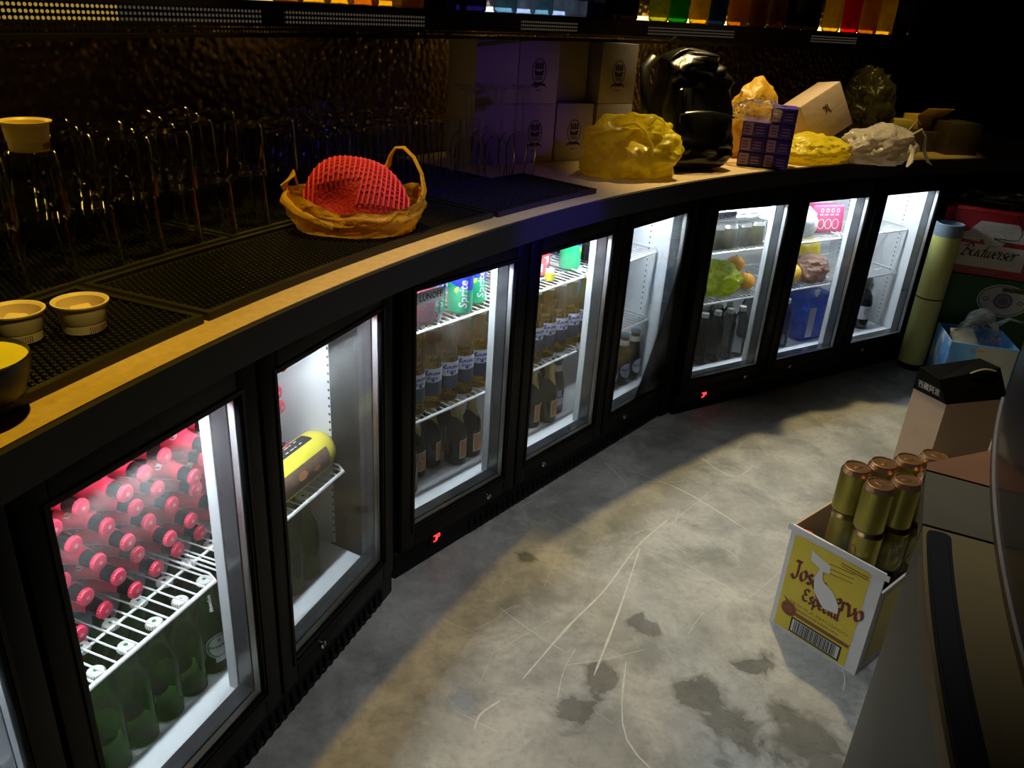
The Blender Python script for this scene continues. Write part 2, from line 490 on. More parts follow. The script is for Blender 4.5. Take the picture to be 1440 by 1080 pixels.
fl = MB().box(-2.4, 7.2, -4.2, 5.2, -.08, 0).build('floor', FLOOR, smooth=False); tag(fl, kind='structure')
ce = MB().box(-2.4, 7.2, -4.2, 5.2, 3.0, 3.08).build('ceiling', DARKWALL, smooth=False); tag(ce, kind='structure')
for nm, b in (('wall_left', (-2.5, -2.4, -4.2, 5.2)), ('wall_right', (7.2, 7.3, -4.2, 5.2)), ('wall_front', (-2.4, 7.2, -4.3, -4.2)), ('wall_far', (-2.4, 7.2, 5.2, 5.3))):
    tag(MB().box(*b, 0, 3.0).build(nm, DARKWALL, smooth=False), kind='structure')
tag(MB().arc(4.78, 4.86, 62, 176, 0, 3.0, 90).build('wall_back', hammered(), ang=20), kind='structure')
# scrape marks on the concrete: thin raised smears, part of the floor
sm = MB()
def smear(pts, w):
    P = smooth_line([(*p,) for p in pts], 5)
    v = []; f = []
    for i, q in enumerate(P):
        t = (P[min(i + 1, len(P) - 1)] - P[max(i - 1, 0)]).normalized(); n = Vector((-t.y, t.x))
        ww = w * (.35 + .9 * abs(noise.noise((q.x * 9, q.y * 9, 3.1))) ) * (0.3 if i in (0, len(P) - 1) else 1)
        v += [(*(q + n * ww), .0006), (*(q - n * ww), .0006)]
    for i in range(len(P) - 1): f.append((2 * i, 2 * i + 1, 2 * i + 3, 2 * i + 2))
    sm.add(v, f)
for l, wd in (([(.483, 2.006), (.373, 1.856), (.27, 1.665), (.174, 1.524), (.066, 1.345)], .0045),
              ([(.383, 1.857), (.299, 1.587), (.224, 1.369)], .004), ([(.176, 1.867), (.115, 1.663)], .004),
              ([(.385, 2.276), (.551, 2.168), (.706, 1.978)], .003), ([(-.073, 1.244), (.018, 1.197)], .005),
              ([(.642, 2.179), (.491, 1.989)], .003), ([(.637, 2.4), (.73, 2.275), (.818, 2.353)], .003),
              ([(.318, 2.312), (.376, 2.188), (.35, 2.144)], .004), ([(.30, 1.42), (.28, 1.20), (.40, 1.05)], .003),
              ([(.02, 1.28), (-.02, 1.24), (-.03, 1.2)], .004)):
    smear(l, wd)
for i in range(42):
    a = random.uniform(0, 2 * pi); x = random.uniform(-.1, .9); y = random.uniform(1.2, 2.5); L_ = random.uniform(.05, .22)
    a = random.choice([1.0, .9, 2.4, .2]) + random.uniform(-.35, .35)
    dx, dy = cos(a) * L_, sin(a) * L_
    smear([(x, y), (x + dx * .5 + random.uniform(-.01, .01), y + dy * .5 + random.uniform(-.01, .01)), (x + dx, y + dy)], random.uniform(.0006, .0016))
tag(sm.build('scrape_marks', SCRATCH, fl), kind='stuff')

# ------------------------------------------------------------------ back counter
STONE = mat('speckled_pale_granite', (.62, .46, .27), .38, var=.25, scale=70)
ctr = thing('back_counter', 'long curved back counter with pale speckled granite top and black front edge above the fridges', 'counter')
MB().arc(4.066, 4.775, 104, 171, .872, .90, 110).build('granite_top', STONE, ctr, ang=30)
MB().arc(4.056, 4.066, 104, 171, .845, .8985, 110).arc(4.066, 4.10, 104, 171, .845, .872, 110).arc(4.07, 4.775, 104, 171, .858, .872, 110)  .build('front_edge', mat('dark_edge_laminate', (.022, .022, .028), .5, spec=.3), ctr, ang=30)
# posts closing the wedges between the fridges
UN = [(-.4893, .9715, 1.2231), (.1581, 2.1802, .9025), (1.1674, 3.0485, .5672)]
FM = [T(x, y, 0) @ RZ(a) for x, y, a in UN]
for th in (151.55, 132.35):
    MB().arc(4.20, 4.70, th - .28, th + .28, 0, .845, 2).build('post', BLACKM, ctr)

# ------------------------------------------------------------------ fridges
P = .445; GW = .3432 / 2; ZB = .135; ZT = .7552; DW = P / 2 - .004
def frame_mb(hx0, hx1, hz0, hz1, ox0, ox1, oz0, oz1, y0, y1, b=.003):
    m = MB()
    m.bbox(ox0, hx0, y0, y1, oz0, oz1, b); m.bbox(hx1, ox1, y0, y1, oz0, oz1, b)
    m.bbox(hx0, hx1, y0, y1, oz0, hz0, b); m.bbox(hx0, hx1, y0, y1, hz1, oz1, b)
    return m
def ring_mb(x0, x1, z0, z1, y0, y1, t):
    m = MB()
    m.box(x0, x0 + t, y0, y1, z0, z1); m.box(x1 - t, x1, y0, y1, z0, z1)
    m.box(x0 + t, x1 - t, y0, y1, z0, z0 + t); m.box(x0 + t, x1 - t, y0, y1, z1 - t, z1)
    return m
door_frame = frame_mb(-GW, GW, ZB, ZT, -DW, DW, .078, .835, -.006, .044).mesh('frame', BLACK)
door_bead = ring_mb(-GW - .012, GW + .012, ZB - .012, ZT + .012, -.0085, -.006, .006).mesh('glazing_bead', BLACK)
door_spacer = ring_mb(-GW - .0005, GW + .0005, ZB - .0005, ZT + .0005, .0035, .0155, .0025).mesh('spacer_bar', ALU)
door_lip = ring_mb(-GW - .0005, GW + .0005, ZB - .0005, ZT + .0005, .019, .05, .003).mesh('inner_lip', LIP)
pane = lambda m_: MB().box(-GW, GW, 0, .003, ZB, ZT).mesh('glass', m_)
pane_a, pane_b = pane(PANE), pane(PANE_MIST)
pane_in = MB().box(-GW + .003, GW - .003, .016, .0185, ZB + .003, ZT - .003).mesh('inner_glass', PANE_IN)
lk = MB(); lk.lathe([(0, 0), (.0085, 0), (.0085, .005), (.0065, .0065), (0, .0065)], 16, M=RX(pi / 2) @ Matrix.Scale(1.0, 4)); 
lk.box(-.0015, .0015, -.0072, -.006, -.005, .005, 1)
lock_me = lk.mesh('lock', [CHROME, INK])
def shelf_mesh(x0, x1, y0=.105, y1=.43):
    m = MB()
    n = int((x1 - x0) / .0225)
    for i in range(n + 1):
        x = x0 + (x1 - x0) * i / n
        m.tube([(x, y0, 0), (x, y1, 0)], .0019, 5)
    m.tube([(x0, y0, -.001), (x1, y0, -.001)], .0042, 8)
    m.tube([(x0, y1, -.001), (x1, y1, -.001)], .0035, 6)
    for y in (y0 + .075, y0 + .2): m.tube([(x0, y, -.004), (x1, y, -.004)], .003, 6)
    for x in (x0, x1):
        m.tube([(x, y0, 0), (x, y0 + .012, .012), (x, y1 - .02, .016), (x, y1, 0)], .0022, 5)
    return m.mesh('wire_shelf', WIRE)
sh_side = shelf_mesh(-.205, .205)
sh_end = shelf_mesh(-.195, .195)
shelf_levels = [(.345,), (.35, .597), (.375, .567)]
fl_lab = ['nearest black three-door bar fridge with red-capped bottles stacked inside',
          'middle black three-door bar fridge holding cans, lagers and dark bottles',
          'farthest black three-door bar fridge with fruit bags and water bottles inside']
HALF = .675
for i, (x, y, a) in enumerate(UN):
    fr = thing('display_fridge', fl_lab[i], 'fridge', (x, y, 0), a, 'three back-bar display fridges')
    s = MB()
    s.box(-HALF, HALF, .052, .51, .025, .10)                       # base box
    s.box(-HALF, HALF, .052, .51, .81, .842)                        # top
    s.box(-HALF, -HALF + .03, .052, .51, .10, .81); s.box(HALF - .03, HALF, .052, .51, .10, .81)
    s.box(-HALF + .03, HALF - .03, .48, .51, .10, .81)
    s.build('cabinet_shell', BLACKM, fr, smooth=False)
    s = MB()
    s.box(-.645, .645, .055, .48, .10, .122)                        # inner floor
    s.box(-.645, .645, .055, .48, .795, .81)
    s.box(-.645, -.637, .055, .48, .122, .795); s.box(.637, .645, .055, .48, .122, .795)
    s.box(-.637, .637, .472, .48, .122, .795)
    s.build('inner_liner', LINER, fr, smooth=False)
    for q in (-P / 2, P / 2):
        MB().bbox(q - .056, q + .056, .052, .075, .122, .795, .003).build('mullion', LINER, fr)
    MB().bbox(-HALF, HALF, .004, .052, .0, .074, .004).build('base_panel', BLACK, fr)
    g = MB()
    for k in range(44):
        xx = -.40 + k * .0235
        g.box(xx, xx + .011, -.001, .004, .014, .045)
    tag(g.build('vent_grille', BLACKM, fr), kind='stuff')
    # light tube along the front of the ceiling, inside
    MB().tube([(-.60, .10, .772), (.60, .10, .772)], .009, 8).build('tube_light', TUBE, fr)
    MB().box(-.62, .62, .085, .115, .781, .795).build('light_holder', WHITE, fr)
    for k, px in enumerate((-P, 0, P)):
        d = bpy.data.objects.new('door', None); COL.objects.link(d); d.parent = fr; d.location = (px, 0, 0)
        link('frame', door_frame, d); link('glazing_bead', door_bead, d); link('spacer_bar', door_spacer, d)
        link('inner_lip', door_lip, d)
        link('glass', pane_b if i == 0 else pane_a, d); link('inner_glass', pane_in, d)
        link('lock', lock_me, d, loc=((.108, -.090, -.088)[k], -.006, .10))
        if k == 0:
            pl = MB().bbox(-GW + .002, -GW + .088, -.0025, -.0005, ZT - .034, ZT - .006, .0008); 
            tx = MB(); on_plane(tx, plain_text('LUNOFF', .021, .072, bold=.02), (-GW + .045, -.0031, ZT - .020), (1, 0, 0), (0, 0, 1))
            pm = pl.v; po = pl.build('name_plate', GREY_PLATE, d)
            tx.build('lettering', INK, d)
    # temperature display
    dsp = MB().bbox(-.556, -.505, .001, .0045, .042, .072, .001).build('temperature_display', BLACK, fr)
    dg = MB()
    for cx, segs in ((-.5375, 'abcd'), (-.5245, 'abfge')):
        W, H = .0045, .0085; zc = .057
        S = {'a': (-W, W, H - .001, H + .001), 'd': (-W, W, -H - .001, -H + .001), 'g': (-W, W, -.001, .001), 'b': (W - .001, W + .001, 0, H), 'c': (W - .001, W + .001, -H, 0), 'f': (-W - .001, -W + .001, 0, H), 'e': (-W - .001, -W + .001, -H, 0)}
        for q in segs:
            x0, x1, z0, z1 = S[q]; dg.box(cx + x0, cx + x1, -.0003, .001, zc + z0, zc + z1)
    dg.build('digits', REDLED, dsp)
    # slotted shelf standards
    for sx, sgn in ((.637, -1), (-.637, 1)):
        for yy in (.14, .42):
            st = MB().box(min(sx, sx + sgn * .002), max(sx, sx + sgn * .002), yy - .011, yy + .011, .13, .78)
            for k in range(30):
                z = .16 + k * .02
                st.box(min(sx + sgn * .002, sx + sgn * .0022), max(sx + sgn * .002, sx + sgn * .0022), yy - .0022, yy + .0022, z - .003, z + .003, 1)
            st.build('slotted_strip', [LINER, BLACKM], fr, smooth=False)
    for lv in shelf_levels[i]:
        for k, px in enumerate((-.424, 0, .424)):
            link('wire_shelf', sh_side if k != 1 else sh_end, fr, loc=(px, 0, lv))
# ------------------------------------------------------------------ bottle and can kit
def rad_of(prof):
    def f(z):
        for (r0, z0), (r1, z1) in zip(prof, prof[1:]):
            if z0 <= z <= z1 and z1 > z0: return r0 + (r1 - r0) * (z - z0) / (z1 - z0) + .0005
        return prof[-1][0] + .0005
    return f
def sleeve(mb, prof, z0, z1, n=16, mi=0, a0=0, a1=2 * pi, off=.0006):
    rf = rad_of(prof)
    zs = sorted({z0, z1, *[z for r, z in prof if z0 < z < z1], *[z0 + (z1 - z0) * k / 4 for k in range(5)]})
    mb.lathe([(rf(z) + off, z) for z in zs], n, mi, None, a0, a1)
def crown(z, mats, r=.0138, n=21):
    m = MB()
    m.lathe([(r + .001, z - .007), (r + .0004, z - .002), (r - .0008, z), (r - .0035, z + .0012), (0, z + .0014)], n * 2, 0, None, ripple=lambda a, zz: 1 + (.05 * cos(n * a) if zz < z - .001 else 0))
    m.add(*flat(ell2d(.0038, .0038, 10), z + .0016), 1)
    return m.mesh('crown_cap', mats)
def flat(t, z): return [(a, b, z) for a, b in t[0]], t[1]

BROWN_GL = clear('brown_bottle_glass', (.22, .09, .03), .25, .05)
DARK_GL = clear('dark_brown_bottle_glass', (.13, .07, .035), .25, .05)
GREEN_GL = clear('green_bottle_glass', (.40, .62, .24), .15, .05, .08, (.22, .46, .12), 14, hmin=.05)
GOLD_GL = clear('pale_lager_in_clear_glass', (.76, .60, .20), .16, .04, .10, (.72, .54, .10), 14, hmin=.06)
DIM_GL = clear('thin_clear_glass', (.96, .97, .97), .05, .05)
STEM_GL = clear('stem_glass_highlight_haze', (.90, .91, .93), .22, .05, .04, hmin=.05)  # faint pale haze mixed in as a highlight on stems and feet
CLEAR_GL = clear('clear_glass', (.95, .96, .96), .095, .04)
WATER = clear('clear_plastic', (.52, .53, .54), .25, .10)
REDFOIL = mat('red_foil', (.62, .03, .07), .32, .25, var=.15)
REDCAP = mat('red_crown_cap', (.66, .03, .08), .3, .3)
PALECAP = mat('pale_cap_print', (.72, .22, .28), .45)
WHITECAP = mat('white_crown_cap', (.82, .84, .80), .4)
GREENINK = mat('green_ink', (.02, .22, .06), .5)
PAPER = mat('white_paper', (.72, .72, .74), .6, var=.06)
BLUEPAPER = mat('bluish_white_paper', (.66, .68, .86), .55, var=.06)
NAVY = mat('navy_ink', (.03, .03, .20), .5)
SLATE = mat('slate_label', (.045, .05, .09), .5)
GOLDFOIL = mat('gold_foil', (.60, .47, .20), .3, .55, var=.25, scale=90)
ORANGE_LB = mat('orange_label', (.60, .26, .10), .55, var=.2)
CREAM = mat('cream_border', (.74, .60, .42), .55)
BLUECAP = mat('blue_crown_cap', (.03, .16, .30), .35, .2)
SILVERFOIL = mat('silver_foil', (.7, .7, .72), .3, .8)
REDSTAR = mat('red_ink', (.6, .03, .03), .5)

P_LONG = [(0, .002), (.025, 0), (.0285, .004), (.0290, .02), (.0290, .125), (.0275, .142), (.0205, .162), (.0155, .178), (.0136, .20), (.0130, .218), (.0140, .219), (.0140, .226), (.0115, .2275), (0, .2275)]
def red_bottle_parts(roll):
    b = MB().lathe(P_LONG, 18, M=RZ(roll)).mesh('glass_body', DARK_GL)
    f = MB(); sleeve(f, P_LONG, .138, .198, 18)
    f = f.mesh('neck_label', REDFOIL)
    l = MB(); on_cyl(l, ring2d(.008, .0105, .0016, 18), rad_of(P_LONG)(.158) + .0010, .158, roll)
    on_cyl(l, shift2d(script_text('B', .006, w=.3, k=3), 0, 0), rad_of(P_LONG)(.158) + .0012, .154, roll)
    l = l.mesh('neck_emblem', WHITE)
    b2 = MB(); curved_patch(b2, -.036, .036, .04, .11, .0296, 14, roll)
    return [('glass_body', b), ('neck_label', f, [('neck_emblem', l)]), ('body_label', b2.mesh('body_label', REDFOIL)), ('crown_cap', red_cap)]
red_cap = crown(.2285, [REDCAP, PALECAP])
reds = [red_bottle_parts(a) for a in (0.3, 1.6, 2.6, 4.2)]
ORD = ['first', 'second', 'third', 'fourth', 'fifth', 'sixth', 'seventh', 'eighth', 'ninth', 'tenth', 'eleventh', 'twelfth', 'thirteenth', 'fourteenth', 'fifteenth']
ROW = ['bottom', 'second', 'third', 'fourth', 'fifth', 'top']
skip = {(5, 1), (5, 3), (5, 6), (5, 9), (5, 8)}
for r in range(6):
    n = 11
    for k in range(n):
        if (r, k) in skip: continue
        s = -.096 + .0600 * k + (.030 if r % 2 else 0)
        z = .345 + .0035 + .0297 + .0505 * r
        if s > .545: continue
        dd = .178 + random.uniform(-.006, .012) - (.03 if (r, k) in {(3, 5), (4, 3), (4, 6)} else 0)
        M = FM[0] @ T(s, dd + .2295, z) @ RX(pi / 2) @ RZ(random.uniform(-.2, .2))
        spawn('beer_bottle', 'red-capped brown bottle lying in the stack, %s row up, %s from left' % (ROW[r], ORD[k]), 'bottle', M, random.choice(reds), 'red-capped bottles stacked in the nearest fridge')

# green bottles on the floor of the nearest fridge
P_GREEN = [(r * 1.02, z * .915) for r, z in P_LONG]
g_body = MB().lathe(P_GREEN, 18).mesh('glass_body', GREEN_GL)
g_cap = crown(.2275 * .915 + .001, [WHITECAP, GREENINK])
gl_ = MB()
curved_patch(gl_, -.026, .026, .040, .098, .0302, ell=True)
on_cyl(gl_, ring2d(.024, .027, .003, 22), .0306, .069, mi=1)
on_cyl(gl_, script_text('Heineken', .0042, .040, w=.34, k=3), .0308, .066, mi=1)
on_cyl(gl_, poly2d([(0.005 * (1 if q % 2 == 0 else .45) * sin(2 * pi * q / 10), .005 * (1 if q % 2 == 0 else .45) * cos(2 * pi * q / 10)) for q in range(10)]), .0308, .083, mi=2)
g_lab = gl_.mesh('oval_label', [PAPER, GREENINK, REDSTAR])
gn = MB(); on_cyl(gn, script_text('Heineken', .0042, .034, w=.36, k=3), rad_of(P_GREEN), .165, rot=True)
g_neck = gn.mesh('neck_lettering', WHITE)
back_tag = MB(); curved_patch(back_tag, -.010, .010, .03, .07, .0302, 6)
g_back = back_tag.mesh('back_label', PAPER)
for row in range(3):
    for k in range(11):
        s = -.115 + .0632 * k + (.03 if row == 1 else 0); d = .137 + .063 * row
        front = (k in (5, 8)) and row == 0 or (k == 7 and row == 1)
        turn = random.uniform(.9, 3.5) if not front else -.35
        M = FM[0] @ T(s, d, .1225) @ RZ(turn)
        spawn('beer_bottle', 'green bottle with white cap under the red stack, %s row back, %s from left' % (ORD[row], ORD[k]), 'bottle', M,
              [('glass_body', g_body), ('crown_cap', g_cap), ('oval_label', g_lab, [('lettering', g_neck)]), ('back_label', g_back)], 'green bottles under the red stack')

# big yellow bottle lying on the shelf, right bay
YEL = mat('yellow_plastic', (.86, .76, .08), .4, var=.06)
DKLABEL = mat('dark_brown_label', (.10, .06, .03), .5)
BRLABEL = mat('mottled_brown_label', (.20, .13, .09), .5, var=.6, scale=60)
t = thing('yellow_bottle', 'big yellow plastic bottle lying on its side on the nearest fridge\'s shelf', 'bottle', M=FM[0] @ T(.385, .158, .345 + .004 + .049) @ RY(pi / 2))
pr = [(0, .002), (.040, 0), (.049, .008), (.049, .205), (.047, .222), (.040, .238), (.028, .248), (.020, .251), (0, .251)]
MB().lathe(pr, 32).build('body', YEL, t)
MB().lathe([(.017, .250), (.017, .262), (.015, .264), (0, .264)], 20).build('screw_cap', WHITE, t)
l = MB(); curved_patch(l, -.026, .026, .035, .20, .0496, 10, -1.72); lo = l.build('label', BRLABEL, t)
l = MB(); on_cyl(l, ell2d(.010, .016, 14), .0500, .10, -1.80); on_cyl(l, ell2d(.007, .012, 12), .0500, .15, -1.66); l.build('label_picture', ORANGE_LB, lo)
l = MB(); curved_patch(l, -.016, .016, .01, .19, .0496, 8, -3.22); lo = l.build('top_label', INK, t)
l = MB()
for k in range(8): on_cyl(l, rect2d(-.009, .009, -.0055, .0015 + .003 * (k % 3)), .0500, .045 + .016 * k, -3.22)
l.build('print', WHITE, lo)

# pale lagers, middle shelf of the middle fridge
P_COR = [(0, .002), (.024, 0), (.0280, .004), (.0285, .02), (.0285, .112), (.0265, .128), (.0195, .152), (.0145, .172), (.0130, .20), (.0130, .212), (.0140, .213), (.0140, .220), (0, .221)]
c_body = MB().lathe(P_COR, 18).mesh('glass_body', GOLD_GL)
cl = MB()
curved_patch(cl, -.042, .042, .077, .116, .0291, 14); 
on_cyl(cl, shift2d(script_text('Corona', .0068, .046, w=.34, ang=50, k=3), 0, .0), .0294, .098, mi=1)
on_cyl(cl, shift2d(script_text('Extra', .0046, .028, w=.34, ang=50, k=3), 0, 0), .0294, .086, mi=1)
on_cyl(cl, rect2d(-.004, .004, .0, .006), .0294, .0795, mi=1)
curved_patch(cl, -.042, .042, .038, .076, .0291, 14, mi=2)
on_cyl(cl, rect2d(-.02, .02, 0, .003), .0294, .052, mi=0); on_cyl(cl, rect2d(-.03, .03, 0, .0015), .0294, .044, mi=0)
c_lab = cl.mesh('label', [BLUEPAPER, NAVY, SLATE])
c_cap = crown(.222, [GOLDFOIL, NAVY])
for row in range(3):
    for k in range(13):
        s = -.475 + .0625 * k; d = .150 + .062 * row
        if s > .30: continue
        M = FM[1] @ T(s, d, .3535) @ RZ(-.35 + random.uniform(-.3, .3))
        spawn('lager_bottle', 'pale lager bottle with blue-white label, middle shelf, %s row, %s from left' % (ORD[row], ORD[k]), 'bottle', M,
              [('glass_body', c_body), ('label', c_lab), ('crown_cap', c_cap)], 'pale lagers on the middle shelf')

# dark bottles on the floor of the middle fridge
P_DARK = [(0, .002), (.027, 0), (.031, .004), (.031, .095), (.029, .112), (.018, .138), (.0142, .155), (.0135, .186), (.0145, .187), (.0145, .194), (0, .195)]
d_body = MB().lathe(P_DARK, 18).mesh('glass_body', DARK_GL)
gf = MB(); sleeve(gf, P_DARK, .150, .1955, 18)
rf_ = rad_of(P_DARK)
vv = []; ff = []
for i in range(9):                                                # pointed foil apron at the front
    a = (i - 4) / 4
    vv += [(a * .016, .151), (a * .016, .128 + .02 * abs(a))]
for i in range(8): ff.append((2 * i, 2 * i + 1, 2 * i + 3, 2 * i + 2))
on_cyl(gf, (vv, ff), lambda z: rf_(z) + .001, 0)
d_foil = gf.mesh('neck_foil', GOLDFOIL)
dl = MB(); curved_patch(dl, -.022, .022, .022, .082, .0316, 10); curved_patch(dl, -.0185, .0185, .026, .078, .0320, 10, mi=1)
on_cyl(dl, ell2d(.009, .011, 16), .0323, .056, mi=2)
d_lab = dl.mesh('orange_label', [CREAM, ORANGE_LB, mat('rust_print', (.42, .12, .10), .5)])
brown = [('glass_body', d_body), ('neck_foil', d_foil), ('orange_label', d_lab)]
nb = 0
for s, d in ((-.425, .195), (-.355, .205), (-.290, .165), (-.228, .165), (-.40, .27), (-.33, .275), (-.26, .25), (.045, .155), (.112, .140), (.06, .225), (.13, .215)):
    bay = 'left bay' if s < 0 else 'middle bay'
    kk = nb if s < 0 else nb - 7
    spawn('dark_bottle', 'dark gold-foil bottle with orange label, %s, %s' % (bay, ['first of front row', 'second of front row', 'third of front row', 'fourth of front row', 'first of back row', 'second of back row', 'third of back row'][kk] if s < 0 else ['front left', 'front right', 'back left', 'back right'][kk]),
          'bottle', FM[1] @ T(s, d, .1225) @ RZ((-.1, .5, .25, .15, .3, -.4, .2, .2, .15, 0, .4)[nb]), brown, 'gold-foil dark bottles')
    nb += 1
# tall dark bottle with a silver cap at the very left of the bay
t = thing('dark_bottle', 'tall dark bottle with silver cap at the left edge of the middle fridge', 'bottle', M=FM[1] @ T(-.500, .150, .1225))
MB().lathe([(0, .002), (.028, 0), (.032, .004), (.032, .10), (.026, .125), (.0145, .15), (.0140, .165)], 18).build('glass_body', DARK_GL, t)
MB().lathe([(.0155, .160), (.0155, .188), (.014, .190), (0, .190)], 18).build('silver_cap', SILVERFOIL, t)
# wheat beers: blue cap, white collar, white oval label
P_WH = [(0, .002), (.027, 0), (.0310, .004), (.0310, .085), (.0295, .10), (.0225, .128), (.0175, .15), (.0160, .178), (.0168, .179), (.0168, .186), (0, .187)]
w_body = MB().lathe(P_WH, 18).mesh('glass_body', DARK_GL)
wl = MB(); curved_patch(wl, -.026, .026, .030, .086, .0316, ell=True)
on_cyl(wl, script_text('Hoegaarden', .0048, .040, w=.34, k=3), .0320, .058, mi=1)
on_cyl(wl, shift2d(ell2d(.006, .010, 12), .012, 0), .0320, .074, mi=1)
w_lab = wl.mesh('oval_label', [BLUEPAPER, NAVY])
wc = MB(); sleeve(wc, P_WH, .148, .168, 18)
w_col = wc.mesh('white_collar', PAPER)
w_cap = crown(.188, [BLUECAP, BLUECAP], .0172)
wheat = [('glass_body', w_body), ('oval_label', w_lab), ('white_collar', w_col), ('crown_cap', w_cap)]
for s, d, tn, lb in ((.183, .165, .1, 'middle bay, left one in front'), (.188, .245, .3, 'middle bay, standing behind'), (.470, .138, 0, 'right bay, front left'), (.537, .132, .15, 'right bay, front middle'), (.602, .128, .3, 'right bay, front right'), (.49, .205, 0, 'right bay, back left'), (.557, .200, 0, 'right bay, back right')):
    spawn('wheat_beer_bottle', 'blue-capped dark bottle with white oval label, ' + lb, 'bottle', FM[1] @ T(s, d, .1225) @ RZ(tn - .45), wheat, 'blue-capped bottles')

# cans ------------------------------------------------------------------
def can_profile(r=.0325, h=.115): return [(0, .004), (r * .72, .003), (r * .78, 0), (r, .008), (r, h - .012), (r * .84, h - .001), (r * .86, h), (r * .80, h + .0005), (r * .78, h - .003), (0, h - .003)]
CANTOP = mat('can_lid_aluminium', (.65, .64, .62), .3, .9)
def can_parts(body_mat, r=.0325, h=.115, extra=()):
    p = can_profile(r, h)
    b = MB().lathe(p[:5], 24).mesh('can_body', body_mat)
    l = MB().lathe(p[4:], 24)
    l.bbox(-.004, .004, -.012, .008, h - .003, h - .0018, .0005)
    return [('can_body', b, list(extra)), ('can_lid', l.mesh('can_lid', CANTOP))]
SPGREEN = mat('green_can_print', (.02, .52, .22), .35, .3)
SPBLUE = mat('blue_can_print', (.03, .06, .62), .35, .3)
LEAF = mat('lemon_leaf_print', (.85, .75, .04), .4)
sp = MB()
v = []; f = []
for i in range(25):
    x = -.0325 * pi + 2 * pi * .0325 * i / 24; v += [(x, .074 + .012 * sin(i * pi / 12 + .6)), (x, .104)]
for i in range(24): f.append((2 * i, 2 * i + 2, 2 * i + 3, 2 * i + 1))
on_cyl(sp, (v, f), .0328, 0)
s_swoosh = sp.mesh('blue_swoosh', SPBLUE)
sp = MB(); on_cyl(sp, plain_text('Sprite', .032, .075, .015, .2), .0331, .056, -pi / 2 - .40, rot=True)
s_text = sp.mesh('lettering', WHITE)
sp = MB(); on_cyl(sp, poly2d([(-.006, 0), (-.001, .009), (.006, .012), (.005, .003), (.001, -.006)]), .0331, .066, -pi / 2 - 1.0)
s_leaf = sp.mesh('lemon_leaf', LEAF)
sprite = can_parts(SPGREEN, extra=[('blue_swoosh', s_swoosh), ('lettering', s_text), ('lemon_leaf', s_leaf)])
for s, d, tn, lb in ((-.375, .185, .2, 'left of the three in the left bay'), (-.325, .135, -.15, 'front middle of the left bay'), (-.243, .165, .3, 'right of the three in the left bay'), (.215, .175, 1.2, 'alone at the right of the middle bay'), (-.36, .26, 1, 'hidden behind in the left bay')):
    spawn('soda_can', 'green and blue soda can on top shelf, ' + lb, 'can', FM[1] @ T(s, d, .6012) @ RZ(tn), sprite, 'green and blue soda cans')
# shrink-wrapped pink-red cans in the left corner
PINKC = mat('pink_red_can_print', (.66, .10, .18), .35, .2, var=.3, scale=45)
pink = can_parts(PINKC)
WRAP = clear('shrink_film', (.93, .93, .93), .16, .08, .10, hscale=14, bump=.6)
for k, (s, d) in enumerate(((-.515, .155), (-.447, .150), (-.515, .224), (-.447, .220))):
    spawn('soda_can', 'pink-red can in the wrapped pack behind the name plate, ' + ['front left', 'front right', 'back left', 'back right'][k], 'can', FM[1] @ T(s, d, .6012) @ RZ(k), pink, 'pink-red wrapped cans')
t = thing('shrink_wrap', 'clear shrink film around the pink-red cans in the middle fridge', 'packaging', M=FM[1])
MB().bbox(-.552, -.410, .114, .262, .6008, .722, .014, seg=3).build('film', WRAP, t)
# red and white snack packets in the middle bay
RW = mat('red_packet_print', (.75, .10, .12), .4, var=.35, scale=30)
for k, (s, d, z, L_, rz) in enumerate(((-.04, .20, .601, .09, .15), (.06, .22, .601, .10, -.1), (.15, .26, .601, .07, .1), (.02, .205, .655, .11, .05))):
    t = thing('snack_packet', 'red and white snack packet on the top shelf, middle fridge, ' + ['bottom left', 'bottom middle', 'back right by the can', 'lying on top'][k], 'packet', M=FM[1] @ T(s, d, z) @ RZ(rz), group='red snack packets')
    MB().bbox(-L_ / 2, L_ / 2, -.035, .035, 0, .052, .006).build('carton', RW if k != 3 else REDFOIL, t)
    q = MB(); on_plane(q, rect2d(-L_ * .3, L_ * .3, -.012, .012), (0, -.0354, .026), (1, 0, 0), (0, 0, 1)); q.build('white_band', WHITE, t)
t = thing('small_jar', 'tiny yellow jar in front of the red packets, middle fridge', 'jar', M=FM[1] @ T(.075, .145, .601))
MB().lathe([(0, 0), (.014, 0), (.015, .003), (.015, .022), (.012, .026)], 16).build('jar_body', LEAF, t)
MB().lathe([(.013, .025), (.013, .033), (0, .034)], 16).build('lid', WHITE, t)
# right bay: dark mesh crate on the upper shelf, blue board behind
t = thing('mesh_basket', 'dark wire-mesh basket on the top shelf of the right bay, middle fridge', 'basket', M=FM[1] @ T(.40, .23, .601))
b = MB()
for k in range(13):
    x = -.09 + .18 * k / 12
    b.tube([(x, -.09, .0), (x, -.09, .12)], .0015, 4); b.tube([(x, .09, 0), (x, .09, .12)], .0015, 4)
    b.tube([(-.09, x, 0), (-.09, x, .12)], .0015, 4); b.tube([(.09, x, 0), (.09, x, .12)], .0015, 4)
for z in (0, .03, .06, .09, .12): b.tube([(-.09, -.09, z), (.09, -.09, z), (.09, .09, z), (-.09, .09, z)], .0018, 4, closed=True)
b.build('wire_mesh', INK, t)
MB().bbox(-.085, .085, -.08, .08, .003, .10, .01).build('dark_contents', BLACKM, t)
BLUECARD = mat('blue_card', (.10, .26, .50), .6, var=.3, scale=6)
t = thing('blue_carton', 'plain blue carton on the middle shelf of the right bay, middle fridge', 'carton', M=FM[1] @ T(.44, .29, .354))
b = MB().bbox(-.11, .11, -.10, .10, 0, .215, .003).build('box', BLUECARD, t)
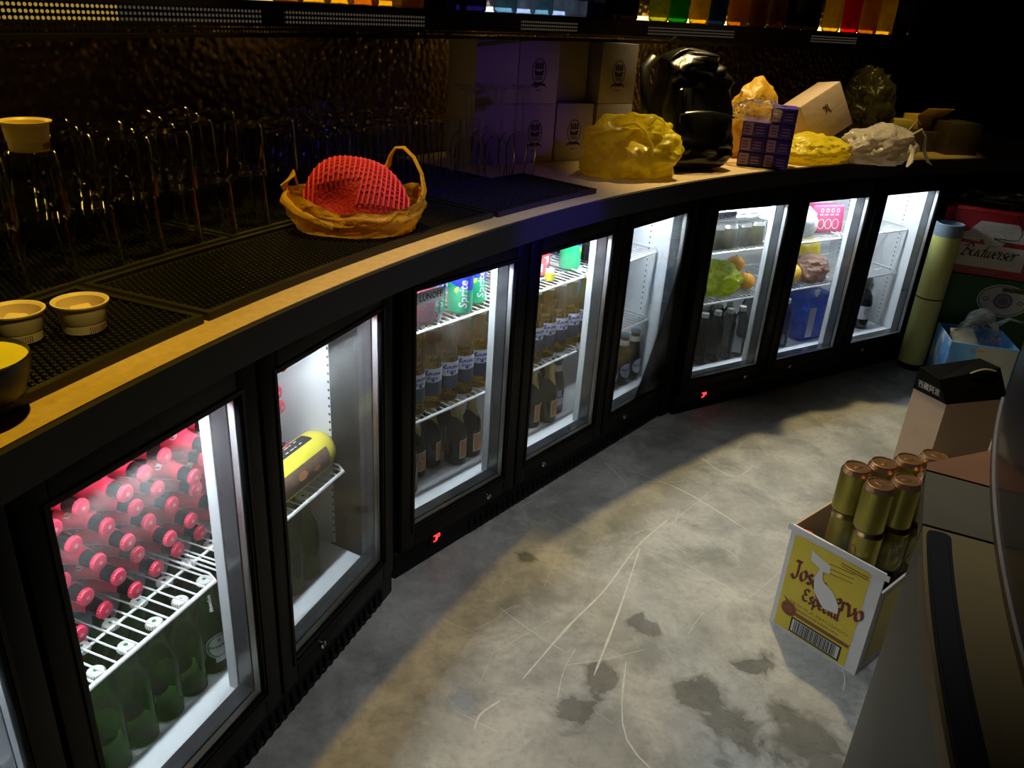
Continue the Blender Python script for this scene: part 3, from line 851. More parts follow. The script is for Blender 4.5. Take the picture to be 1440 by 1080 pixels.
q = MB(); q.box(-.1, .1, -.1012, -.100, .10, .108); q.build('tape', PAPER, b)

# ------------------------------------------------------------------ lumpy things (bags, fruit)
def lump(rx, ry, rz, seed=0, amp=.2, freq=9.0, ridge=True, sub=4, flat=.0, pinch=0.0):
    bm = bmesh.new(); bmesh.ops.create_icosphere(bm, subdivisions=sub, radius=1)
    off = Vector((seed * 3.7, seed * 1.3, seed * 2.1))
    for q in bm.verts:
        p = q.co.copy(); n = p.normalized()
        k = 0
        for o_, fr in ((1, 1), (.55, 2.1), (.3, 4.3)):
            x = noise.noise(Vector((n.x * fr * freq / 4, n.y * fr * freq / 4, n.z * fr * freq / 4)) + off)
            k += o_ * ((1 - 2 * abs(x) * 1.6) * .5 if ridge else x)
        s = 1 + amp * k
        if pinch and n.z > 0: s *= 1 + pinch * max(0, n.z) ** 6
        z = n.z * s
        if z < -1 + flat: z = -1 + flat
        q.co = Vector((n.x * s * rx, n.y * s * ry, (z + 1 - flat) * rz))
    return bm
YFILM = film('yellow_bag_film', (.88, .75, .05), .45, .18)
LFILM = film('lime_bag_film', (.72, .80, .05), .45, .15)
WFILM = film('white_bag_film', (.58, .52, .48), .45, .15)
GFILM = film('grey_green_bag_film', (.70, .76, .74), .45, .2)
BFILM = film('brown_net_film', (.45, .27, .20), .3, .2, .4)
CFILM = clear('clear_bag_film', (.88, .90, .90), .25, .06, .25, hscale=12, bump=.8)
ORANGE = mat('orange_peel', (.80, .36, .02), .45, bump=.2, bscale=300)
MANGO = mat('mango_skin', (.80, .48, .03), .4, var=.25, scale=12)
DARKGREEN = mat('dark_green_peel', (.02, .06, .02), .5)
FU = FM[2]
def lump_obj(name, bm, m, parent, **k):
    q = MB(); q.bm(bm); return q.build(name, m, parent, ang=60, **k)
# far fridge, left bay top: wrapped trays of dark gold cans
DGOLD = mat('dark_gold_can_print', (.20, .17, .08), .35, .4, var=.5, scale=40)
dg = can_parts(DGOLD, .033, .088)
n_ = 0
for px in (-.425, -.285):
    for (dx, dy) in ((-.034, 0), (.034, 0), (-.034, .068), (.034, .068)):
        spawn('beer_can', 'dark gold can in the far fridge\'s %s wrapped pack, %s' % ('left' if px < -.4 else 'right', ['front left', 'front right', 'back left', 'back right'][n_ % 4]), 'can', FU @ T(px + dx, .15 + dy, .5712) @ RZ(n_), dg, 'dark gold wrapped cans')
        n_ += 1
    t = thing('shrink_wrap', 'glossy clear film around the %s pack of dark gold cans, far fridge' % ('left' if px < -.4 else 'right'), 'packaging', M=FU @ T(px, .184, .5708))
    MB().bbox(-.069, .069, -.071, .071, 0, .096, .016, seg=3).build('film', WRAP, t)
t = thing('plastic_bag', 'white plastic bag spread over the wrapped can packs, far fridge', 'bag', M=FU @ T(-.355, .19, .6685))
lump_obj('film', lump(.135, .065, .034, 15, .18, 6, flat=.35), film('bright_white_film', (.88, .88, .88), .4, .05), t)
# middle shelf, left bay
t = thing('fruit_bag', 'lime-yellow plastic bag of fruit on the far fridge\'s middle shelf', 'bag', M=FU @ T(-.370, .20, .3795))
lump_obj('film', lump(.102, .075, .066, 3, .28, 7, flat=.25, sub=5), LFILM, t)
t = thing('green_fruit', 'dark green fruit at the left end beside the lime-yellow bag', 'fruit', M=FU @ T(-.490, .165, .3795))
lump_obj('flesh', lump(.04, .035, .034, 8, .05, 3, False, 3), DARKGREEN, t)
for k, (s, d, z) in enumerate(((-.225, .175, .3795), (-.245, .250, .3795), (-.255, .215, .440))):
    t = thing('orange', 'orange behind the lime-yellow bag, ' + ['front one at the right', 'back one at the right', 'one resting on top'][k], 'fruit', M=FU @ T(s, d, z), group='oranges in the far fridge')
    lump_obj('peel', lump(.036, .036, .034, k, .03, 3, False, 3), ORANGE, t)
    MB().lathe([(.004, .0675), (.003, .070), (0, .0705)], 8).build('stem_end', DARKGREEN, t)
# middle bay
t = thing('plastic_bag', 'grey-green plastic bag on the far fridge\'s top shelf', 'bag', M=FU @ T(.02, .20, .5715))
lump_obj('film', lump(.09, .07, .07, 5, .22, 7, flat=.3), GFILM, t)
PINKBOX = mat('magenta_packet', (.40, .025, .10), .45, var=.12)
t = thing('snack_packet', 'magenta packet with white line print on the far fridge\'s top shelf', 'packet', M=FU @ T(.180, .185, .5715) @ RZ(-.25) @ RX(-.12))
MB().bbox(-.075, .075, -.03, .03, 0, .115, .012, seg=3).build('packet_body', PINKBOX, t)
q = MB()
for k in range(3): on_plane(q, shift2d(ring2d(.016, .020, .002, 16), -.035 + .034 * k, .037), (0, -.0306, 0), (1, 0, 0), (0, 0, 1))
for k in range(4): on_plane(q, rect2d(-.045 + .025 * k, -.03 + .025 * k, .072, .076), (0, -.0306, 0), (1, 0, 0), (0, 0, 1)); on_plane(q, shift2d(ring2d(.007, .008, .0018, 10), -.035 + .025 * k, .09), (0, -.0306, 0), (1, 0, 0), (0, 0, 1))
q.build('line_print', WHITE, t)
t = thing('mango', 'yellow-orange mango at the left of the far fridge\'s middle bay', 'fruit', M=FU @ T(.012, .16, .3795) @ RZ(.3))
lump_obj('flesh', lump(.046, .040, .042, 2, .06, 3, False, 3), MANGO, t)
MB().lathe([(.004, .083), (.0035, .090), (0, .091)], 8).build('stem', DKLABEL, t)
t = thing('fruit_bag', 'reddish brown plastic bag of fruit beside the mango', 'bag', M=FU @ T(.135, .175, .3795))
lump_obj('film', lump(.076, .066, .058, 9, .26, 6, flat=.25, sub=5), BFILM, t)
t = thing('fruit_bag', 'bright yellow and white bag pressed under the magenta packet', 'bag', M=FU @ T(.235, .305, .3795))
lump_obj('film', lump(.085, .07, .078, 12, .15, 6, flat=.2), YFILM, t)
# water bottles on the floor
P_PET = [(0, .002), (.026, 0), (.031, .006), (.031, .05), (.0295, .055), (.031, .06), (.031, .10), (.0295, .105), (.031, .11), (.031, .14), (.022, .165), (.0125, .18), (.0125, .195)]
pet = [('body', MB().lathe(P_PET, 16).mesh('body', WATER)), ('screw_cap', MB().lathe([(.0145, .186), (.0145, .202), (.013, .204), (0, .204)], 16).mesh('screw_cap', WHITE))]
for bay, x0, cnt in (('left', -.585, 6), ('middle', -.07, 2)):
    for row in range(3):
        for k in range(cnt):
            spawn('water_bottle', 'clear water bottle in the far fridge, %s bay, %s row, %s from left' % (bay, ORD[row], ORD[k]), 'bottle', FU @ T(x0 + .066 * k, .135 + .067 * row, .1225), pet, 'clear water bottles')
BLUEWRAP = clear('blue_wrap', (.22, .33, .70), .2, .1, .3, hcol=(.05, .10, .35), hscale=10, hmin=.35, bump=.4)
t = thing('water_pack', 'blue-wrapped pack of water bottles on the far fridge\'s floor', 'packaging', M=FU @ T(.175, .20, .1225))
MB().bbox(-.078, .105, -.085, .12, 0, .20, .02, seg=3).build('wrap', BLUEWRAP, t)
q = MB(); on_plane(q, rect2d(-.05, -.01, .02, .15), (0, -.0856, 0), (1, 0, 0), (0, 0, 1)); q.build('pale_stripe', BLUEPAPER, t)
t = thing('paper_tag', 'white heart-shaped tag hanging in front of the blue water pack', 'tag', M=FU @ T(.125, .100, .345))
q = MB()
H_ = [(0, -.018), (.014, -.002), (.014, .008), (.008, .013), (0, .008), (-.008, .013), (-.014, .008), (-.014, -.002)]
q.add([(a, -.001, b) for a, b in H_] + [(a, .001, b) for a, b in H_], [tuple(range(8)), tuple(range(15, 7, -1))] + [(i, 8 + i, 8 + (i + 1) % 8, (i + 1) % 8) for i in range(8)])
q.build('heart', PAPER, t, smooth=False); MB().tube([(0, 0, .010), (0, .002, .030)], .0008, 4).build('string', PAPER, t)
# right bay: two dark bottles with white labels
P_WINE = [(0, .004), (.030, 0), (.036, .005), (.036, .12), (.031, .145), (.016, .17), (.0142, .18), (.0142, .222), (0, .223)]
WINE = clear('wine_bottle_glass', (.03, .04, .04), .3, .05)
wb = MB().lathe(P_WINE, 18).mesh('glass_body', WINE)
wlb = MB(); curved_patch(wlb, -.03, .03, .045, .105, .0366, 10)
wp = MB(); on_cyl(wp, shift2d(ring2d(.009, .012, .002, 16), 0, 0), .037, .08); on_cyl(wp, rect2d(-.02, .02, 0, .003), .037, .055)
wcap = MB(); sleeve(wcap, P_WINE, .178, .2235, 16); wcap.add(*flat(ell2d(.0148, .0148, 16), .2236))
dark2 = [('glass_body', wb), ('label', wlb.mesh('label', PAPER), [('print', wp.mesh('print', SLATE))]), ('neck_capsule', wcap.mesh('neck_capsule', INK))]
for k, (s, d, tn) in enumerate(((.528, .152, .3), (.592, .225, -.2))):
    spawn('wine_bottle', 'dark wine bottle with white label in the far fridge\'s right bay, ' + ('front' if k == 0 else 'back'), 'bottle', FU @ T(s, d, .1225) @ RZ(tn - .75), dark2, 'dark bottles in the right bay')
t = thing('paper_tag', 'white ribbon-shaped tag above the dark bottles in the far fridge', 'tag', M=FU @ T(.470, .100, .335))
q = MB(); q.add([(-.013, 0, .012), (.013, 0, .012), (.013, 0, -.012), (0, 0, -.022), (-.013, 0, -.012)], [(0, 1, 2, 3, 4)]); q.add([(-.013, .001, .012), (.013, .001, .012), (.013, .001, -.012), (0, .001, -.022), (-.013, .001, -.012)], [(4, 3, 2, 1, 0)])
q.build('card', PAPER, t, smooth=False); MB().tube([(0, 0, .012), (0, .002, .030)], .0008, 4).build('string', PAPER, t)
q = MB(); on_plane(q, ring2d(.005, .006, .0012, 12), (0, -.0006, 0), (1, 0, 0), (0, 0, 1)); q.build('print', INK, t)
# ------------------------------------------------------------------ bar mats
def bar_mat(t0, t1, r0, r1, label):
    t = thing('bar_mat', label, 'mat', group='black bar mats')
    b = MB().arc(r0, r1, t0, t1, .9003, .906, 24)
    for ra, rb in ((r0, r0 + .010), (r1 - .010, r1)): b.arc(ra, rb, t0, t1, .906, .9125, 24)
    dth = math.degrees(.010 / 4.2)
    b.arc(r0 + .01, r1 - .01, t0, t0 + dth, .906, .9125, 2); b.arc(r0 + .01, r1 - .01, t1 - dth, t1, .906, .9125, 2)
    b.build('mat_base', RUBBER, t)
    q = MB()
    pitch = .0105; nr = int((r1 - r0 - .03) / pitch); na = int(R(t1 - t0) * (r0 + r1) / 2 / pitch) - 2
    for i in range(nr):
        rr = r0 + .016 + i * pitch
        for j in range(na):
            th = t0 + dth * 1.4 + (t1 - t0 - 2.8 * dth) * (j + (.5 if i % 2 else 0)) / na
            c = AP(rr, th, .906); e = .003; k = .0018
            M = T(*c) @ RZ(R(th))
            q.add([(-e, -e, 0), (e, -e, 0), (e, e, 0), (-e, e, 0), (-k, -k, .0055), (k, -k, .0055), (k, k, .0055), (-k, k, .0055)],
                  [(4, 5, 6, 7), (0, 1, 5, 4), (1, 2, 6, 5), (2, 3, 7, 6), (3, 0, 4, 7)], 0, M)
    tag(q.build('nubs', RUBBER, t, smooth=False), kind='stuff')
bar_mat(158.75, 165.6, 4.118, 4.36, 'black nubbed rubber bar mat under the cream cups')
bar_mat(147.2, 158.6, 4.118, 4.36, 'long black nubbed rubber bar mat under the red net bag')
bar_mat(141.25, 147.05, 4.112, 4.365, 'black nubbed rubber bar mat in front of the wine glasses')
bar_mat(143.0, 154.2, 4.372, 4.76, 'black nubbed rubber bar mat under the tall straight glasses')
bar_mat(154.3, 165.0, 4.372, 4.76, 'black nubbed rubber bar mat under the tumblers')
MATZ = .9125

# ------------------------------------------------------------------ cream cups, dark bowl
CREAMP = mat('cream_plastic', (.80, .66, .42), .4, var=.05)
def cup(label, M, notch=False, h=.052):
    t = thing('plastic_cup', label, 'cup', M=M @ Matrix.Scale(.76, 4), group='cream plastic cups')
    o = [(.0345, 0), (.0355, .016), (.0372, .018), (.0400, h - .006), (.0455, h - .003), (.0462, h), (.0425, h), (.0385, h - .004), (.0350, .018)]
    b = MB()
    if notch:
        b.lathe(o[1:], 36); b.lathe([(.0345, 0), (.0355, .016), (.0335, .016), (.0325, 0), (.0345, 0)], 30, a0=-pi / 2 - 0.15, a1=1.5 * pi - .75)
        b.lathe([(.035, .018), (0, .018)], 24)
    else:
        b.lathe(o, 36); b.lathe([(.0355, .0175), (0, .017)], 24)
    b.build('cup_body', CREAMP, t)
    q = MB()
    for k in range(12):
        a = -2.2 + k * .1
        q.box(-.0006, .0006, -.0364, -.0352, .002, .013, 0, RZ(a + pi / 2 + .9))
    q.build('scale_marks', mat('purple_print', (.30, .16, .18), .6) if 'purple_print' not in bpy.data.materials else bpy.data.materials['purple_print'], t)
    q = MB(); q.bbox(-.018, .018, -.012, .020, .019, .040, .005, M=RZ(.4) @ RX(.25)); q.build('soap_block', CREAMP, t)
    return t
cup('cream plastic cup with a pale block inside, on the bar mat, whole base', T(*AP(4.214, 160.35, MATZ)) @ RZ(.5))
cup('cream plastic cup with a notch cut in its base, at the left', T(*AP(4.255, 161.20, MATZ)) @ RZ(-.3), True)
t = thing('bowl', 'dark round bowl with a bright yellow filling at the left counter end', 'bowl', M=T(*AP(4.145, 163.25, MATZ)) @ Matrix.Diagonal((.74, .74, .82, 1)))
MB().lathe([(0, 0), (.045, 0), (.060, .012), (.072, .04), (.076, .064), (.074, .066), (.070, .050), (0, .045)], 36).build('bowl_body', RUBBER, t)
MB().lathe([(.0725, .060), (.050, .068), (0, .070)], 30).build('yellow_filling', mat('bright_yellow_foam', (.85, .80, .05), .6, bump=.4, bscale=200), t)

# ------------------------------------------------------------------ glassware
P_TUM = [(.0, .096), (.030, .096), (.0325, .094), (.0345, .09), (.040, .002), (.0405, 0), (.0385, .001), (.033, .082), (.030, .088), (0, .088)]
tum = MB().lathe(P_TUM, 20).mesh('tumbler', CLEAR_GL)
P_HI = [(0, .150), (.026, .150), (.0285, .147), (.033, .002), (.0335, 0), (.0315, .001), (.0265, .138), (0, .141)]
hib = MB().lathe(P_HI, 20).mesh('highball_glass', DIM_GL)
n_ = 0
for lay in range(2):
    for i in range(11):
        for j in range(4):
            rr = 4.418 + .082 * j; th = 151.85 + 1.13 * i + (.56 if j % 2 else 0)
            if lay == 1 and (random.random() < .12 or (j == 0 and i in (2, 5))) and (i, j) != (6, 0): continue
            if th > 162 and j == 0: pass
            p = AP(rr, th, MATZ + .0003 + lay * .0966)
            o = link('tumbler', tum, M=T(*p) @ RZ(random.random() * 6))
            tag(o, 'clear upside-down tumbler, %s layer, %s row from the front, %s from the right' % (['lower', 'upper'][lay], ORD[j], ORD[i]), 'glass', 'tumblers, %s layer' % ('lower' if lay == 0 else 'upper'))
for i in range(2):                                              # two at the front left, beside the cups
    pass
for i in range(9):
    for j in range(4):
        rr = 4.42 + .076 * j; th = 143.4 + .88 * i + (.4 if j % 2 else 0)
        o = link('highball_glass', hib, M=T(*AP(rr, th, MATZ + .0003)) @ RZ(random.random() * 6))
        tag(o, 'tall straight upside-down glass, %s row from the front, %s from the right' % (ORD[j], ORD[i]), 'glass', 'tall straight glasses')
# inverted wine glasses: bowl, stem, foot
P_BOWL = [(.036, 0), (.0405, .035), (.0425, .06), (.039, .088), (.026, .108), (.006, .118), (0, .119), (0, .1165), (.005, .1155), (.025, .1055), (.0375, .087), (.041, .06), (.0390, .035), (.0348, .0006), (.036, 0)]
wg_bowl = MB().lathe(P_BOWL, 26).mesh('glass_bowl', DIM_GL)
wg_stem = MB().lathe([(.0065, .117), (.0042, .125), (.0034, .16), (.0040, .215), (.008, .226)], 12).mesh('stem', STEM_GL)
wg_foot = MB().lathe([(.008, .2255), (.024, .229), (.0355, .231), (.036, .2335), (0, .2345)], 26).mesh('foot', STEM_GL)
wn = 0
for j, (rr, ths) in enumerate(((4.345, (141.75, 142.95)), (4.425, (140.95, 142.1, 143.3)), (4.505, (141.3, 142.4)))):
    for i, th in enumerate(ths):
        z = MATZ if rr < 4.36 else .9005
        spawn('wine_glass', 'wine glass upside down beside the white cartons, %s row, %s from the right' % (['front', 'middle', 'back'][j], ORD[i]), 'glass', T(*AP(rr, th, z)), [('glass_bowl', wg_bowl), ('stem', wg_stem), ('foot', wg_foot)], 'wine glasses by the white cartons')
cup('cream plastic cup standing on top of the upside-down tumblers', T(*AP(4.418, 158.63, 1.1065)) @ RZ(1.0))
# ------------------------------------------------------------------ white cartons with a crest
CARTON = mat('white_carton', (.34, .30, .33), .6, var=.05)
def crest(mb, o, ux, uy, s=1.0):
    P_ = lambda t: on_plane(mb, t, o, ux, uy)
    P_(ring2d(.026 * s, .036 * s, .0028 * s, 30))
    P_(poly2d([(-.014 * s, -.012 * s), (.014 * s, -.012 * s), (.017 * s, .004 * s), (.010 * s, .002 * s), (.0 * s, -.002 * s), (-.010 * s, .002 * s), (-.017 * s, .004 * s)]))
    for x in (-.012, -.004, .004, .012): P_(poly2d([((x - .0035) * s, .006 * s), ((x + .0035) * s, .006 * s), ((x + .003) * s, .022 * s), (x * s, .026 * s), ((x - .003) * s, .022 * s)]))
    for z in (-.018, -.023): P_(rect2d(-.013 * s, .013 * s, z * s, (z + .003) * s))
    P_(poly2d([(-.030 * s, -.046 * s), (-.020 * s, -.040 * s), (.020 * s, -.040 * s), (.030 * s, -.046 * s), (.024 * s, -.036 * s), (.012 * s, -.030 * s), (-.012 * s, -.030 * s), (-.024 * s, -.036 * s)]))
    P_(rect2d(-.010 * s, .010 * s, -.054 * s, -.0515 * s))
def white_carton(label, s, back, z, w_, d_, h_, em=True):
    p = Vector((.065, 2.582, z)) + Vector((.829, .559, 0)) * s + Vector((-.559, .829, 0)) * back
    t = thing('carton', label, 'carton', M=T(*p) @ RZ(.593), group='white crested cartons')
    b = MB().bbox(.0008, w_ - .0008, 0, d_, 0, h_, .002).build('box', CARTON, t)
    q = MB(); q.box(0.001, w_ - .001, d_ / 2 - .001, d_ / 2 + .001, h_, h_ + .0004); q.build('lid_seam', INK, b)
    if em:
        q = MB(); crest(q, (w_ / 2, -.0006, h_ * .52), (1, 0, 0), (0, 0, 1)); q.build('crest', INK, t)
BW = .143; BH = .172
for k, (s, bk) in enumerate(((-.270, .0), (-.127, 0), (.020, 0), (.170, -.005))):
    white_carton('white carton %s, lower row, %s from the left' % ('with plain front' if k == 0 else 'with dark oval crest', ORD[k]), s, bk, .9005, BW, .16, BH, k != 0)
for k, (s, bk) in enumerate(((-.270, 0), (-.127, 0), (.024, .055), (.170, -.005))):
    white_carton('white carton %s, upper row, %s from the left' % ('with plain front' if k in (0, 2) else 'with dark oval crest', ORD[k]), s, bk, .9005 + BH + .0005, BW, .16 if bk < .05 else .11, BH + .002, k not in (0, 2))

# ------------------------------------------------------------------ red net in a yellow bag
REDNET = mat('red_foam_net', (.85, .07, .16), .6, var=.1)
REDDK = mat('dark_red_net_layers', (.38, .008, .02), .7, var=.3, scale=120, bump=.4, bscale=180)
Mb = T(-.333, 1.605, MATZ) @ Matrix.Scale(1.06, 4) @ RZ(math.atan2(.20, .98))
YBAG = film('orange_yellow_bag_film', (.80, .50, .06), .35, .06, .35)
t = thing('carrier_bag', 'yellow carrier bag with looped handles opened around the red foam net', 'bag', M=Mb)
b = MB(); v = []; f = []
NA, NZ = 64, 12
for j in range(NZ + 1):
    q = j / NZ
    for i in range(NA):
        a = 2 * pi * i / NA
        top = .050 + .022 * max(0, cos(a - pi)) ** 2 + .030 * max(0, cos(a - .2)) ** 3 + .012 * noise.noise((cos(a) * 2, sin(a) * 2, 5))
        rx = .104 + .022 * min(1, q * 1.8); ry = .080 + .016 * min(1, q * 1.8)
        k = 1 + .06 * noise.noise((cos(a) * 4, sin(a) * 4, q * 3)) + .06 * (1 - 2 * abs(noise.noise((cos(a) * 7, sin(a) * 7, q * 6)))) - (.05 * q * q)
        v.append((rx * k * cos(a), ry * k * sin(a), .001 + top * q + .004 * noise.noise((cos(a) * 7, sin(a) * 7, q * 6)) * q))
for j in range(NZ):
    for i in range(NA):
        f.append((j * NA + i, j * NA + (i + 1) % NA, (j + 1) * NA + (i + 1) % NA, (j + 1) * NA + i))
f.append(tuple(range(NA - 1, -1, -1)))
b.add(v, f); b.build('film', YBAG, t, ang=70)
h = MB(); h.tube([(.118, -.02, .05), (.127, -.01, .075), (.122, .0, .105), (.108, .01, .132), (.090, .018, .148), (.075, .024, .146), (.066, .03, .130), (.062, .035, .112), (.05, .04, .098), (.02, .05, .09)], [.010, .007, .0055, .0055, .006, .005, .007, .010, .014, .012], 8, flat=.5)
h.build('loop_handle', YBAG, t)
h = MB(); h.tube([(-.125, -.01, .062), (-.128, -.03, .058), (-.105, -.062, .044), (-.075, -.080, .034), (-.045, -.090, .026), (-.03, -.092, .018)], [.010, .009, .007, .0065, .0075, .004], 8, flat=.6); h.tube([(-.118, .02, .05), (-.128, .0, .078), (-.110, .01, .098), (-.104, .02, .07)], [.010, .009, .007, .004], 8, flat=.5)
h.build('folded_handle', YBAG, t)
t = thing('foam_net', 'bundle of red foam fruit netting lying in the yellow carrier bag', 'netting', M=Mb @ T(.002, .004, .014) @ Matrix.Diagonal((.96, .96, .97, 1)))
def dome(u, a, off=0.0):       # u along -1..1, a 0..pi over the top (0 = front)
    rx, ry, rz = .106, .074, .118
    e = max(0, 1 - abs(u) ** 2.6) ** .5
    x = u * rx
    y = -cos(a) * ry * e * 1.0
    z = sin(a) * rz * e * (1.0 - .10 * u)
    # hollow fold at the front left
    dv = math.exp(-((u + .42) / .34) ** 2 - ((a - .50) / .42) ** 2)
    n = Vector((0, -cos(a), sin(a)))
    return Vector((x, y, z)) + n * (off - .028 * dv)
v = []; f = []; NU, NV = 40, 26
for i in range(NU + 1):
    for j in range(NV + 1):
        v.append(dome(-1 + 2 * i / NU, pi * j / NV, -.002))
for i in range(NU):
    for j in range(NV): f.append((i * (NV + 1) + j, (i + 1) * (NV + 1) + j, (i + 1) * (NV + 1) + j + 1, i * (NV + 1) + j + 1))
MB().add(v, f).build('inner_layers', REDDK, t, ang=60)
s = MB()
NR = 23
for k in range(NR):
    u0 = -.93 + 1.86 * k / (NR - 1)
    a_start = .42 if u0 > .02 else (.88 if u0 > -.72 else .42)
    pts = []
    for j in range(19):
        a = a_start + (pi - a_start) * j / 18
        u = u0 + .34 * sin(a * 1.05) * (1 - abs(u0)) - .24 * (1 - abs(u0))
        pts.append(dome(max(-.985, min(.985, u)), a, .0015))
    s.tube(pts, .0019, 5)
s.build('net_rings', REDNET, t)
s = MB()
for j in range(17):
    a = .66 + (pi - 1.2) * j / 16
    pts = []
    for i in range(31):
        u = -.95 + 1.9 * i / 30
        if a < .95 and u < .05 and u > -.8:
            if len(pts) > 1: s.tube(pts, .0011, 4)
            pts = []; continue
        pts.append(dome(u, a + .035 * sin(i * 2.1), .0008))
    if len(pts) > 1: s.tube(pts, .0011, 4)
s.build('net_cross_strands', REDNET, t)

# ------------------------------------------------------------------ bags and packs on the right of the counter
t = thing('carrier_bag', 'crumpled bright yellow carrier bag left of the black leather backpack', 'bag', M=T(.300, 2.462, .9005) @ RZ(.35))
bm = lump(.140, .10, .094, 23, .30, 5.0, flat=.30, sub=5)
for q in bm.verts:                                                  # open mouth with a dark hollow at the front
    d = math.exp(-(((q.co.x + .005) / .035) ** 2 + ((q.co.z - .120) / .026) ** 2)) if q.co.y < 0 else 0
    q.co.y += .085 * d
    q.co.x += .010 * noise.noise(Vector((q.co.x * 16, q.co.y * 16, q.co.z * 16)))
lump_obj('film', bm, YFILM, t)
h = MB(); h.tube([(.0, -.08, .155), (.03, -.075, .175), (.065, -.06, .16), (.075, -.05, .12), (.06, -.07, .08)], [.012, .008, .007, .009, .012], 8, flat=.45)
h.tube([(-.06, -.06, .15), (-.035, -.085, .158), (-.01, -.095, .140), (.015, -.10, .10), (.02, -.10, .07)], [.012, .007, .007, .008, .012], 8, flat=.45)
h.build('handle_loops', YFILM, t)
# black leather backpack
LEATHER = mat('black_glossy_leather', (.014, .013, .011), .30, bump=.12, bscale=260, spec=.7)
t = thing('backpack', 'black glossy leather backpack leaning upright on the counter', 'backpack', M=T(.505, 2.655, .9005) @ RZ(.45) @ RX(-.06))
bm = bmesh.new(); bmesh.ops.create_icosphere(bm, subdivisions=5, radius=1)
for q in bm.verts:
    n = q.co.normalized(); e = .38
    sx = math.copysign(abs(n.x) ** e, n.x); sy = math.copysign(abs(n.y) ** e, n.y); sz = math.copysign(abs(n.z) ** e, n.z)
    z = (sz + 1) / 2
    taper = 1 - .28 * z ** 2
    x = sx * .135 * taper + (-.03 * z * z)
    y = sy * .085 * taper * (1.05 - .35 * z)
    fold = noise.noise(Vector((x * 7 + z * 5, y * 6, z * 9 - x * 12))) * .022 + (1 - 2 * abs(noise.noise(Vector((x * 8 - z * 6, 3.3, z * 9 + x * 8))))) * .016
    if n.y < .5: y -= fold * (1 if z > .12 else z / .12)
    x += .014 * noise.noise(Vector((y * 8, z * 9, 2)))
    zz = z * .345 + .016 * noise.noise(Vector((x * 12, y * 12, 9))) * z
    q.co = Vector((x, y, max(0, zz)))
lump_obj('bag_body', bm, LEATHER, t)
q = MB(); q.tube([(-.10, -.075, .165), (-.05, -.094, .172), (.0, -.098, .172), (.06, -.094, .165), (.105, -.075, .155)], .0045, 6); q.build('pocket_zip', CHROME, t)
q = MB(); q.tube([(-.085, .02, .325), (-.095, .02, .362), (-.075, .02, .378), (-.055, .02, .36), (-.05, .02, .325)], .0075, 8, flat=.5); q.build('top_handle', LEATHER, t)
q = MB(); q.tube([(-.12, .05, .32), (-.165, .03, .29), (-.175, .0, .21), (-.165, -.01, .12), (-.13, .0, .03)], .016, 8, flat=.35); q.build('shoulder_strap', LEATHER, t)
q = MB(); q.box(-.004, .004, -.008, 0, -.02, 0, M=T(-.10, -.085, .162)); q.build('zip_pull', CHROME, t)
# yellow bag standing behind the tissue pack
t = thing('carrier_bag', 'dull yellow plastic bag slumped between the backpack and the paper bag', 'bag', M=T(.775, 2.975, .9005) @ RZ(.5))
lump_obj('film', lump(.105, .06, .13, 31, .22, 7, flat=.3, pinch=.2), YBAG, t)
# purple tissue pack in clear wrap
PURPLE = mat('dark_purple_print', (.05, .025, .34), .4, var=.2)
LILAC = mat('lilac_print', (.42, .25, .50), .45)
t = thing('tissue_pack', 'wrapped stack of purple and lilac tissue packets on the counter edge', 'packaging', M=T(.690, 2.757, .9005) @ RZ(-.255) @ Matrix.Diagonal((1, 1, 1.16, 1)))
pk = MB().bbox(0, .080, 0, .055, 0, .0405, .003).mesh('tissue_packet', [PURPLE])
for i in range(2):
    for j in range(2):
        for k in range(4):
            if k == 3 and i == 0: continue
            c = link('tissue_packet', pk, t, loc=(.0815 * i, .0565 * j, .041 * k))
lp = MB()
for i in range(2):
    for k in range(4):
        if k == 3 and i == 0: continue
        x = .0815 * i
        on_plane(lp, rect2d(.004, .034 if i == 0 else .030, .004, .036), (x, -.0006, .041 * k), (1, 0, 0), (0, 0, 1))
        for m_ in range(3): on_plane(lp, rect2d(.042, .068, .009 + .008 * m_, .0115 + .008 * m_), (x, -.0006, .041 * k), (1, 0, 0), (0, 0, 1))
        on_plane(lp, rect2d(.006, .05, .006, .034), (-.0006, .055, .041 * k), (0, -1, 0), (0, 0, 1)) if i == 0 else None
tag(lp.build('lilac_panels', LILAC, t), kind='stuff')
lp = MB()
for i in range(2):
    for k in range(4):
        if k == 3 and i == 0: continue
        for m_ in range(3): on_plane(lp, rect2d(.008, .026, .010 + .008 * m_, .0125 + .008 * m_), (.0815 * i, -.001, .041 * k), (1, 0, 0), (0, 0, 1))
tag(lp.build('printed_lines', PURPLE, t), kind='stuff')
lump_obj('wrap_crumple', lump(.075, .05, .032, 41, .35, 9, flat=.3), clear('warm_clear_film', (.95, .93, .80), .2, .08, .18, hcol=(.8, .7, .4), hscale=16, bump=.9), t, M=T(.045, .03, .122))
# flat glossy yellow bag
t = thing('carrier_bag', 'glossy yellow plastic bag spread flat between tissue pack and white bag', 'bag', M=T(.985, 2.965, .9005) @ RZ(.42))
lump_obj('film', lump(.145, .105, .050, 51, .22, 6, flat=.25, sub=5), YFILM, t)
